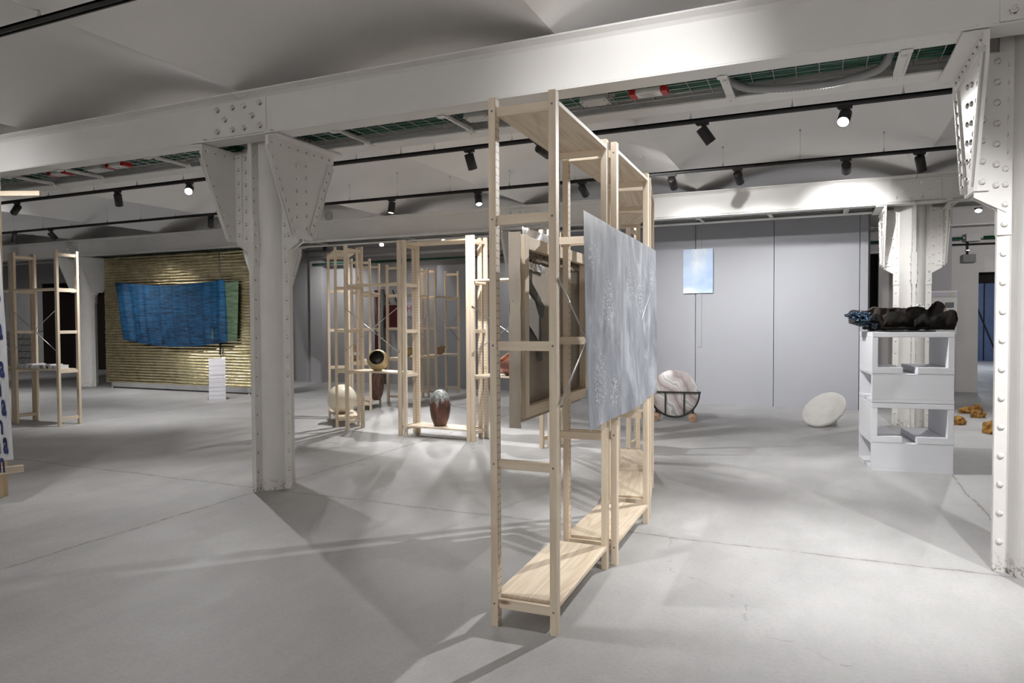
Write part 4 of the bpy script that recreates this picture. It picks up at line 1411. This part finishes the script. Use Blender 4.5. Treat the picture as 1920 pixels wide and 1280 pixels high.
# paper stack on the floor
ps = thing('paper_stack', 'knee-high stack of white paper on the floor before the gold screen', 'paper stack', (-9.40, 8.85, 0), (0, 0, 0.79))
part('base_sheet', MB().box(-0.15, 0.15, -0.115, 0.115, 0, 0.012), 'greybox', ps)
nb = 30
for k in range(nb):
    h = 0.70 / nb
    dx, dy = random.uniform(-0.003, 0.003), random.uniform(-0.003, 0.003)
    part('paper_ream', MB().box(-0.13 + dx, 0.13 + dx, -0.095 + dy, 0.095 + dy, 0.012 + k * h + 0.0015, 0.012 + (k + 1) * h), 'paper' if (k % 3 or k > 20) else 'paper2', ps)
part('top_sheet', MB().box(-0.128, 0.128, -0.093, 0.093, 0.712, 0.7135), 'paper', ps)
part('printed_picture', MB().box(-0.09, 0.06, -0.08, 0.05, 0.7135, 0.714), 'ink', ps)

# ------------------------------------------------------------------ printed cloth at the left edge
ax = Vector((0.915, 0.403, 0))            # along the cloth
an = Vector((-0.403, 0.915, 0))           # away from the camera
ed = Vector((-5.335, 3.14, 0))            # right edge at the bottom


def clothp(s, z, off=0.0):
    """s metres left of the right edge, z height"""
    lean = 0.078 * (z - 0.33) / 1.92
    wv = 0.012 * math.sin(s * 16 + z * 0.6) + 0.008 * nz(s * 6, z * 2, 1)
    q = ed - ax * (s + lean) + an * (wv - off)
    return (q.x, q.y, z)


pc = thing('printed_cloth', 'white cloth printed with blue letter shapes at the left edge', 'cloth')
part('fabric', MB().sheet(lambda u, v: clothp(0.7 * (1 - u), 0.335 + 0.012 * nz(u * 6, 2) + 1.915 * v), 40, 30, 0.002), 'cloth', pc)


def letter(ch, s, z, size, mat='blueink', sx=1.0):
    me = text_mesh(ch, size, size * 0.035)
    for v in me.vertices:
        v.co = clothp(s - v.co.x * sx, z + v.co.y, 0.0045)
    me.materials.append(M[mat])
    link('printed_letter', me, pc)


for k in range(7):
    z = 2.06 - k * 0.276
    e0 = 0.052 - 0.022 * (z - 0.4) / 1.7
    letter('a', e0, z - 0.02, 0.225, 'blueink', 0.36)
    letter('n', e0 + 0.062, z - 0.02, 0.205, 'blueink', 0.50)
    letter('n', e0 + 0.036, z - 0.158, 0.205, 'blueink', 0.46)
    letter('a', e0 + 0.115, z - 0.158, 0.225, 'blueink', 0.4)
    letter('a', e0 + 0.135, z - 0.02, 0.225, 'blueink', 0.4)
fr = thing('cloth_frame', 'rough timber frame carrying the printed cloth', 'frame')
post = Vector((-5.70, 3.27, 0))
rz = math.atan2(ax.y, ax.x)
part('post', MB().box(-0.035, 0.03, -0.02, 0.025, 0, 2.47), 'timberz', fr, post, (0, 0, rz), 0.002)
a = Vector((-5.435, 3.27, 0.239)); b = Vector((-5.64, 2.78, 0.222))
d = (b - a)
part('lower_bar', MB().box(0, d.length, -0.022, 0.022, -0.025, 0.025), 'beamwood', fr, a, (0, 0, math.atan2(d.y, d.x)), 0.002)
a = Vector((-5.262, 3.338, 2.275))
part('upper_bar', MB().box(-0.5, 0, -0.02, 0.02, -0.018, 0.018), 'beamwood', fr, a, (0, 0, rz), 0.002)

# ------------------------------------------------------------------ right side: crates, sculpture, disc, marble wheel, rocks, sky painting
sky = thing('sky_painting', 'small blue and white cloud painting on the grey partition', 'painting', (-1.755, 11.285, 2.098))
part('canvas', MB().box(-0.229, 0.229, -0.022, 0.022, -0.348, 0.348), 'skypaint', sky, bevel=0.003)

CR0 = Vector((0.70, 7.14, 0)); CRR = 0.118
CW, CD = 0.63, 0.60


def crate(z0, h, turned, label):
    t = thing('plinth_crate', label, 'crate', (CR0.x, CR0.y, z0), (0, 0, CRR + (PI / 2 if turned else 0)), 'stacked white crates')
    w, d = (CW / 2, CD / 2) if not turned else (CD / 2, CW / 2)
    tk = 0.047
    bt = 0.055 if not turned else 0.03
    for s in (-1, 1):
        part('side_panel', MB().box(*((w - tk, w) if s > 0 else (-w, -w + tk)), -d + 0.002, d - 0.002, bt, h - (tk if not turned else 0.012)), 'crate', t, bevel=0.003)
    part('top_panel', MB().box(-w, w, -d, d, h - (tk if not turned else 0.012), h - 0.003), 'crate', t, bevel=0.004)
    g0, g1 = -0.075, 0.04
    part('base_panel', MB().box(-w, g0, -d, d, 0.0, bt), 'crate', t, bevel=0.002)
    part('base_panel', MB().box(g1, w, -d, d, 0.0, bt), 'crate', t, bevel=0.002)


crate(0.0, 0.25, True, 'white crate at the foot of the stack, solid side to us')
crate(0.25, 0.347, False, 'white crate second from the floor, open toward us')
crate(0.597, 0.252, True, 'white crate third from the floor, solid side to us')
crate(0.849, 0.361, False, 'white crate on top of the stack, open under the black sculpture')

sc = thing('charred_sculpture', 'black charred ceramic sculpture lying on the white crates', 'sculpture', (CR0.x - 0.475, CR0.y - 0.07, 1.2205), (0, 0, 0.14))
sc.scale = (0.88, 0.95, 0.98)


def interp(P, x):
    for (a, ya), (b, yb) in zip(P, P[1:]):
        if a <= x <= b:
            t = (x - a) / (b - a)
            t = t * t * (3 - 2 * t)
            return ya + (yb - ya) * t
    return P[-1][1]


FRONT = [(0.19, 0.02), (0.215, 0.06), (0.235, 0.125), (0.265, 0.148), (0.30, 0.140), (0.325, 0.105), (0.34, 0.085), (0.36, 0.115), (0.39, 0.155), (0.44, 0.165), (0.50, 0.158), (0.54, 0.135), (0.575, 0.11), (0.60, 0.075), (0.612, 0.045)]
FRONT2 = [(0.605, 0.050), (0.62, 0.085), (0.66, 0.112), (0.70, 0.148), (0.725, 0.125), (0.755, 0.105), (0.80, 0.125), (0.85, 0.145), (0.90, 0.168), (0.94, 0.178), (0.968, 0.165), (0.978, 0.135)]
BACK = [(0.04, 0.16), (0.07, 0.182), (0.13, 0.178), (0.20, 0.176), (0.245, 0.195), (0.275, 0.212), (0.33, 0.208), (0.40, 0.200), (0.47, 0.204), (0.53, 0.200), (0.60, 0.196)]
BACK2 = [(0.575, 0.185), (0.60, 0.203), (0.66, 0.213), (0.71, 0.212), (0.74, 0.198), (0.765, 0.188), (0.79, 0.205), (0.815, 0.235), (0.845, 0.258), (0.875, 0.262), (0.90, 0.245), (0.912, 0.215), (0.905, 0.19)]


def shell(P, side, y0, depth, zb, th, mat, name, fold=1.0):
    """a curved ceramic sheet; P traces its ragged lip as (x, height)"""
    C = catmull([(x, h, 0) for x, h in P], 8)
    n = len(C) - 1

    def fn(u, v):
        q = C[int(round(u * n))]
        x, h = q.x, q.y
        x += 0.006 * nz(v * 5, x * 9, side)
        b = math.sin(PI * (0.10 + 0.66 * v))
        y = y0 + side * depth * b * (0.75 + 0.35 * nz(x * 5, 2.0, side * 3)) + 0.016 * fold * nz(x * 13, v * 2, side) + 0.006 * nz(x * 34, v * 8, side)
        z = zb + (h - zb) * v + 0.004 * nz(x * 60, 1, side) * v
        if x < 0.22:
            z += (0.22 - x) * 0.30 * (1 - v)
        return (x, y, z)
    part(name, MB().sheet(fn, n, 14, th), mat, sc)
    return [Vector(fn(k / n, 1.0)) for k in range(n + 1)]


lip1 = shell(FRONT, -1, 0.0, 0.115, 0.012, -0.012, 'char', 'front_shell')
lip2 = shell(FRONT2, -1, -0.02, 0.105, 0.012, -0.012, 'char', 'front_shell')
shell(BACK, 1, 0.03, 0.085, 0.02, 0.012, 'charbrown', 'back_shell')
shell(BACK2, 0.6, 0.03, 0.085, 0.02, 0.012, 'char', 'back_shell')
part('bed', MB().sheet(lambda u, v: (0.16 + 0.78 * u, (v - 0.5) * 0.20 * math.sin(PI * (0.1 + 0.8 * u)) + 0.01 * nz(u * 9, v * 4), 0.030 + 0.010 * nz(u * 8, v * 3, 2)), 40, 6, 0.018), 'char', sc)
for lip, a, b, r in ((lip1, 4, 40, 0.0065), (lip1, 52, 92, 0.0055), (lip2, 2, 80, 0.007)):
    pts = lip[a:b]
    part('glazed_glint_rim', MB().tube(pts, r, 6, True, [r * (0.5 + 1.0 * abs(nz(k * 0.6, 3, r * 900))) for k in range(len(pts))]), 'blueglaze', sc)  # glaze bead along the lip, also carrying its painted highlight
# crumpled glazed lumps at the left end
for (cx_, cy_, cz, rr, sx) in ((0.075, -0.05, 0.130, 0.050, 1.35), (0.145, -0.075, 0.105, 0.045, 1.5), (0.20, -0.065, 0.055, 0.034, 1.9), (0.15, -0.03, 0.150, 0.028, 2.4), (0.02, -0.02, 0.140, 0.022, 1.8), (0.115, -0.06, 0.075, 0.03, 1.6), (0.235, -0.07, 0.03, 0.022, 2.2)):
    bm = bmesh.new()
    bmesh.ops.create_icosphere(bm, subdivisions=4, radius=rr)
    for v in bm.verts:
        n_ = nz(v.co.x * 45 + cx_ * 50, v.co.y * 45, v.co.z * 45) + 0.5 * nz(v.co.x * 110 + cx_ * 90, v.co.y * 110, v.co.z * 110)
        v.co *= 1 + 0.6 * n_
        v.co.x *= sx; v.co.y *= 1.3; v.co.z *= 0.8
    me = bpy.data.meshes.new('crumpled_lump'); bm.to_mesh(me); bm.free()
    me.materials.append(M['blueglaze'])
    link('crumpled_lump', me, sc, (cx_, cy_, cz))
for (cx_, cz) in ((0.675, 0.205), (0.74, 0.195), (0.705, 0.222)):
    bm = bmesh.new(); bmesh.ops.create_icosphere(bm, subdivisions=3, radius=0.02)
    for v in bm.verts:
        v.co *= 1 + 0.8 * nz(v.co.x * 90 + cx_ * 30, v.co.y * 90, v.co.z * 90)
    me = bpy.data.meshes.new('white_crust'); bm.to_mesh(me); bm.free(); me.materials.append(M['whitecoral'])
    link('white_crust', me, sc, (cx_, 0.11, cz))
single('base_plate', MB().box(-0.24, 0.18, -0.16, 0.14, 0, 0.010), 'blacksteel', 'thin black steel plate under the charred sculpture', 'plate', (CR0.x + 0.02, CR0.y - 0.06, 1.2105), (0, 0, CRR))

# white plaster disc tilted on the floor
dn = Vector((-0.43, -0.56, 0.70)).normalized()
dq = dn.to_track_quat('Z', 'Y').to_matrix().to_4x4()
DR = 0.275
g = MB().lathe([(0, -0.028), (DR - 0.05, -0.03), (DR - 0.008, -0.02), (DR, 0.0), (DR - 0.006, 0.02), (DR - 0.02, 0.026), (0.12, 0.022), (0, 0.021)], 56, dq)
zmin = min(q[2] for q in g.v)
ds = thing('plaster_disc', 'thick white plaster disc tilted on the floor before the partition', 'disc', (0.06, 9.47, -zmin + 0.001))
part('disc_slab', g, 'plaster', ds)
sup = Vector((0.10, 0.10, 0)) + dn * -0.06
part('support_block', MB().box(-0.07, 0.07, -0.06, 0.06, 0, 0.20), 'plaster', ds, (0.06, 0.08, zmin), (0, 0, 0.6), 0.01)

# marble disc in a wheeled black cradle
mw = thing('marble_disc_cart', 'round pink and grey marble slab in a black cradle on wooden wheels', 'sculpture', (-1.735, 9.22, 0), (0, 0, 0.12))
MR = 0.305
part('marble_slab', MB().lathe([(0, -0.014), (MR - 0.004, -0.014), (MR, -0.01), (MR, 0.01), (MR - 0.004, 0.014), (0, 0.014)], 64, Matrix.Rotation(PI / 2, 4, 'X')), 'marble', mw, (0, 0, 0.372))
for yy in (-0.030, 0.030):
    pts = [((MR + 0.012) * math.cos(a), yy, 0.372 + (MR + 0.012) * math.sin(a)) for a in [PI + PI * k / 40 for k in range(41)]]
    part('cradle_rim', MB().tube(pts, 0.010, 6, True), 'blacksteel', mw)
    part('cross_bar', MB().box(-MR - 0.03, MR + 0.03, yy - 0.008, yy + 0.008, 0.372, 0.392), 'blacksteel', mw)
    for xx in (-0.115, 0.125):
        h = math.sqrt((MR + 0.01) ** 2 - xx * xx)
        part('upright', MB().box(xx - 0.009, xx + 0.009, yy - 0.006, yy + 0.006, 0.372 - h, 0.376), 'blacksteel', mw)
WH = MB().lathe([(0, -0.010), (0.052, -0.010), (0.056, -0.006), (0.056, 0.006), (0.052, 0.010), (0, 0.010)], 28, Matrix.Rotation(PI / 2, 4, 'X')).mesh('wheel', 'wheelwood')
for xx in (-0.235, 0.235):
    part('caster_fork', MB().box(xx - 0.012, xx + 0.012, -0.012, 0.012, 0.055, 0.175).tube([(xx, -0.075, 0.057), (xx, 0.075, 0.057)], 0.007, 8), 'blacksteel', mw)
    for yy in (-0.062, 0.062):
        link('wheel', WH, mw, (xx, yy, 0.0565))

# ochre rocks


def rock(loc, sx, sy, sz, seed, label):
    bm = bmesh.new()
    bmesh.ops.create_icosphere(bm, subdivisions=4, radius=1.0)
    for v in bm.verts:
        d = 1 + 0.34 * nz(v.co.x * 1.6 + seed, v.co.y * 1.6, v.co.z * 1.6) + 0.14 * nz(v.co.x * 5 + seed, v.co.y * 5, v.co.z * 5)
        v.co *= d
        v.co.x *= sx; v.co.y *= sy; v.co.z *= sz
        v.co.z = max(v.co.z, -sz * 0.55)
    zm = min(v.co.z for v in bm.verts)
    for v in bm.verts:
        v.co.z -= zm
    me = bpy.data.meshes.new('ochre_rock'); bm.to_mesh(me); bm.free()
    me.materials.append(M['ochre'])
    tag(link('ochre_rock', me, None, loc, (0, 0, seed)), label, 'rock', 'ochre rocks on the floor')


rock((1.61, 10.25, 0), 0.115, 0.075, 0.065, 1.1, 'ochre rock nearest the white crates')
rock((1.93, 11.50, 0), 0.125, 0.07, 0.062, 0.3, 'reddish ochre rock at the back of the group')
rock((2.07, 11.75, 0), 0.07, 0.06, 0.072, 2.2, 'small darker rock beside the rearmost one')
rock((1.955, 11.05, 0), 0.090, 0.07, 0.062, 3.4, 'small bright ochre rock in front of the rearmost ones')
rock((1.835, 9.62, 0), 0.135, 0.09, 0.088, 4.4, 'yellow ochre rock half hidden by the right column')

# ------------------------------------------------------------------ fittings on the back walls
eb = thing('electrical_panel', 'white electrical panel with labels behind the black sculpture', 'electrical panel', (2.03, 14.62, 0))
part('case', MB().box(-0.24, 0.20, -0.14, 0, 1.05, 1.83), 'whiteplastic', eb, bevel=0.005)
part('lid_strip', MB().box(-0.24, 0.21, -0.15, -0.14, 1.72, 1.80), 'paper2', eb)
part('warning_label', MB().box(0.10, 0.13, -0.155, -0.15, 1.72, 1.80), 'yellow_tape', eb)
part('name_label', MB().box(-0.22, -0.08, -0.147, -0.14, 1.56, 1.60), 'ink', eb)
part('pink_cover', MB().box(-0.22, 0.04, -0.146, -0.14, 1.22, 1.54), 'pinkclay', eb)
part('switch', MB().box(0.02, 0.15, -0.155, -0.14, 1.53, 1.62), 'darkbox', eb)
jb = thing('wall_box', 'dark grey wall box at the end of a drop conduit', 'junction box', (2.45, 14.84, 2.41))
part('case', MB().box(-0.10, 0.10, -0.09, 0, -0.07, 0.07), 'darkbox', jb, bevel=0.005)
part('drop_conduit', MB().tube([(-0.02, -0.03, 0.07), (-0.02, -0.03, 0.34)], 0.014, 8), 'blacksteel', jb)
part('clip', MB().box(-0.045, 0.005, -0.05, 0, 0.14, 0.155), 'wire', jb)
jb = thing('wall_box', 'light grey wall box among the green cables', 'junction box', (2.50, 14.84, 2.78))
part('case', MB().box(-0.11, 0.11, -0.14, -0.03, -0.07, 0.07), 'greybox', jb, bevel=0.005)
for s in (-1, 1):
    part('gland', MB().tube([(s * 0.11, -0.08, 0), (s * 0.15, -0.08, 0)], 0.016, 8), 'whiteplastic', jb)
wt = thing('wall_cables', 'bundle of green cables along the right rear wall', 'cables', (0, 14.78, 2.78))
for k in range(6):
    n = 10
    for xa, xb in ((2.17, 2.34), (2.66, 5.2), (0.78, 1.33)):
        pts = [(xa + (xb - xa) * i / n, -0.05 + 0.018 * (k % 3) + 0.01 * nz(i, k), 0.02 * (k // 3) - 0.03 + 0.014 * (k % 2) + 0.008 * nz(i * .7, k * 2, 3)) for i in range(n + 1)]
        part('green_cable', MB().tube(pts, 0.013, 6), 'green', wt)
single('wall_conduit', MB().tube([(2.17, 14.80, 2.665), (5.2, 14.80, 2.655)], 0.016, 8), 'blacksteel', 'dark conduit running below the green cables', 'conduit')
single('ceiling_pipe', MB().tube([(0.9, 14.45, 2.98), (5.2, 14.45, 2.98)], 0.02, 8), 'whiteplastic', 'thin white pipe under the ceiling at right rear', 'pipe')

# rear left fittings
wt = thing('wall_cables', 'green cables and tray along the rear wall beyond the ring of shelving', 'cables', (0, 12.42, 0))
for k in range(6):
    n = 20
    pts = [(-10.3 + 7.2 * i / n, 0.02 * (k % 3), 2.60 + 0.014 * (k // 3) + 0.01 * nz(i * .6, k)) for i in range(n + 1)]
    part('green_cable', MB().tube(pts, 0.014, 6), 'green', wt)
part('tray_rail', MB().box(-10.3, -3.2, -0.03, 0.06, 2.57, 2.585), 'steel', wt)
single('ceiling_pipe', MB().tube([(-10.3, 12.3, 2.74), (-3.2, 12.3, 2.74)], 0.035, 10), 'greybox', 'grey pipe under the ceiling beyond the ring of shelving', 'pipe')
single('ceiling_pipe', MB().tube([(-10.3, 12.15, 2.86), (-3.2, 12.15, 2.86)], 0.025, 10), 'greycable', 'thinner dark pipe under the ceiling beyond the ring of shelving', 'pipe')
rp = thing('red_standpipe', 'dark red vertical pipe against the rear wall', 'pipe', (-8.62, 12.45, 0))
part('pipe', MB().tube([(0, 0, 0.0), (0, 0, 2.0)], 0.055, 14), 'darkred', rp)
part('collar', MB().lathe([(0.058, 0), (0.062, 0.005), (0.062, 0.03), (0.058, 0.035)], 14), 'wire', rp, (0, 0, 1.12))
part('dark_pipe', MB().tube([(0.09, 0.06, 0.0), (0.09, 0.06, 2.02)], 0.05, 10), 'darkbox', rp)  # dark grey pipe just behind the red one
hc = thing('hose_cabinet', 'dark red hose cabinet on the rear wall', 'cabinet', (-8.2, 12.58, 1.44))
part('case', MB().box(-0.21, 0.21, -0.16, 0, -0.24, 0.24), 'darkred', hc, bevel=0.006)
part('door', MB().box(-0.19, 0.19, -0.172, -0.16, -0.22, 0.22), 'darkred', hc, bevel=0.004)
part('handle', MB().box(0.12, 0.15, -0.19, -0.172, -0.03, 0.03), 'steel', hc)
for k, (xa, za, xb, zb) in enumerate(((-8.55, 1.98, -8.38, 1.72), (-8.3, 2.0, -8.18, 1.72), (-8.05, 1.98, -8.02, 1.72))):
    single('wall_cable', MB().tube([(xa, 12.56, za), (xb, 12.56, zb)], 0.014, 6), 'ink', ['black cable slanting down beside the red standpipe', 'black cable slanting down to the hose cabinet', 'black cable dropping right of the hose cabinet'][k], 'cable')
ft = thing('wall_notice', 'small pale notice with red letters on the rear wall', 'notice', (-7.85, 12.59, 1.60))
part('sheet', MB().box(-0.17, 0.17, -0.006, 0, -0.16, 0.14), 'paper2', ft)
me = text_mesh('HT', 0.19, 0.002); me.materials.append(M['pinkink'])
link('printed_letters', me, ft, (0, -0.008, -0.06), (PI / 2, 0, 0))
single('round_vent', MB().lathe([(0, 0), (0.075, 0), (0.08, 0.01), (0.08, 0.03), (0, 0.03)], 24, Matrix.Rotation(PI / 2, 4, 'X')), 'greybox', 'small round grey disc on the far girder, right of the left column', 'vent', (-7.55, 9.55, 3.105))
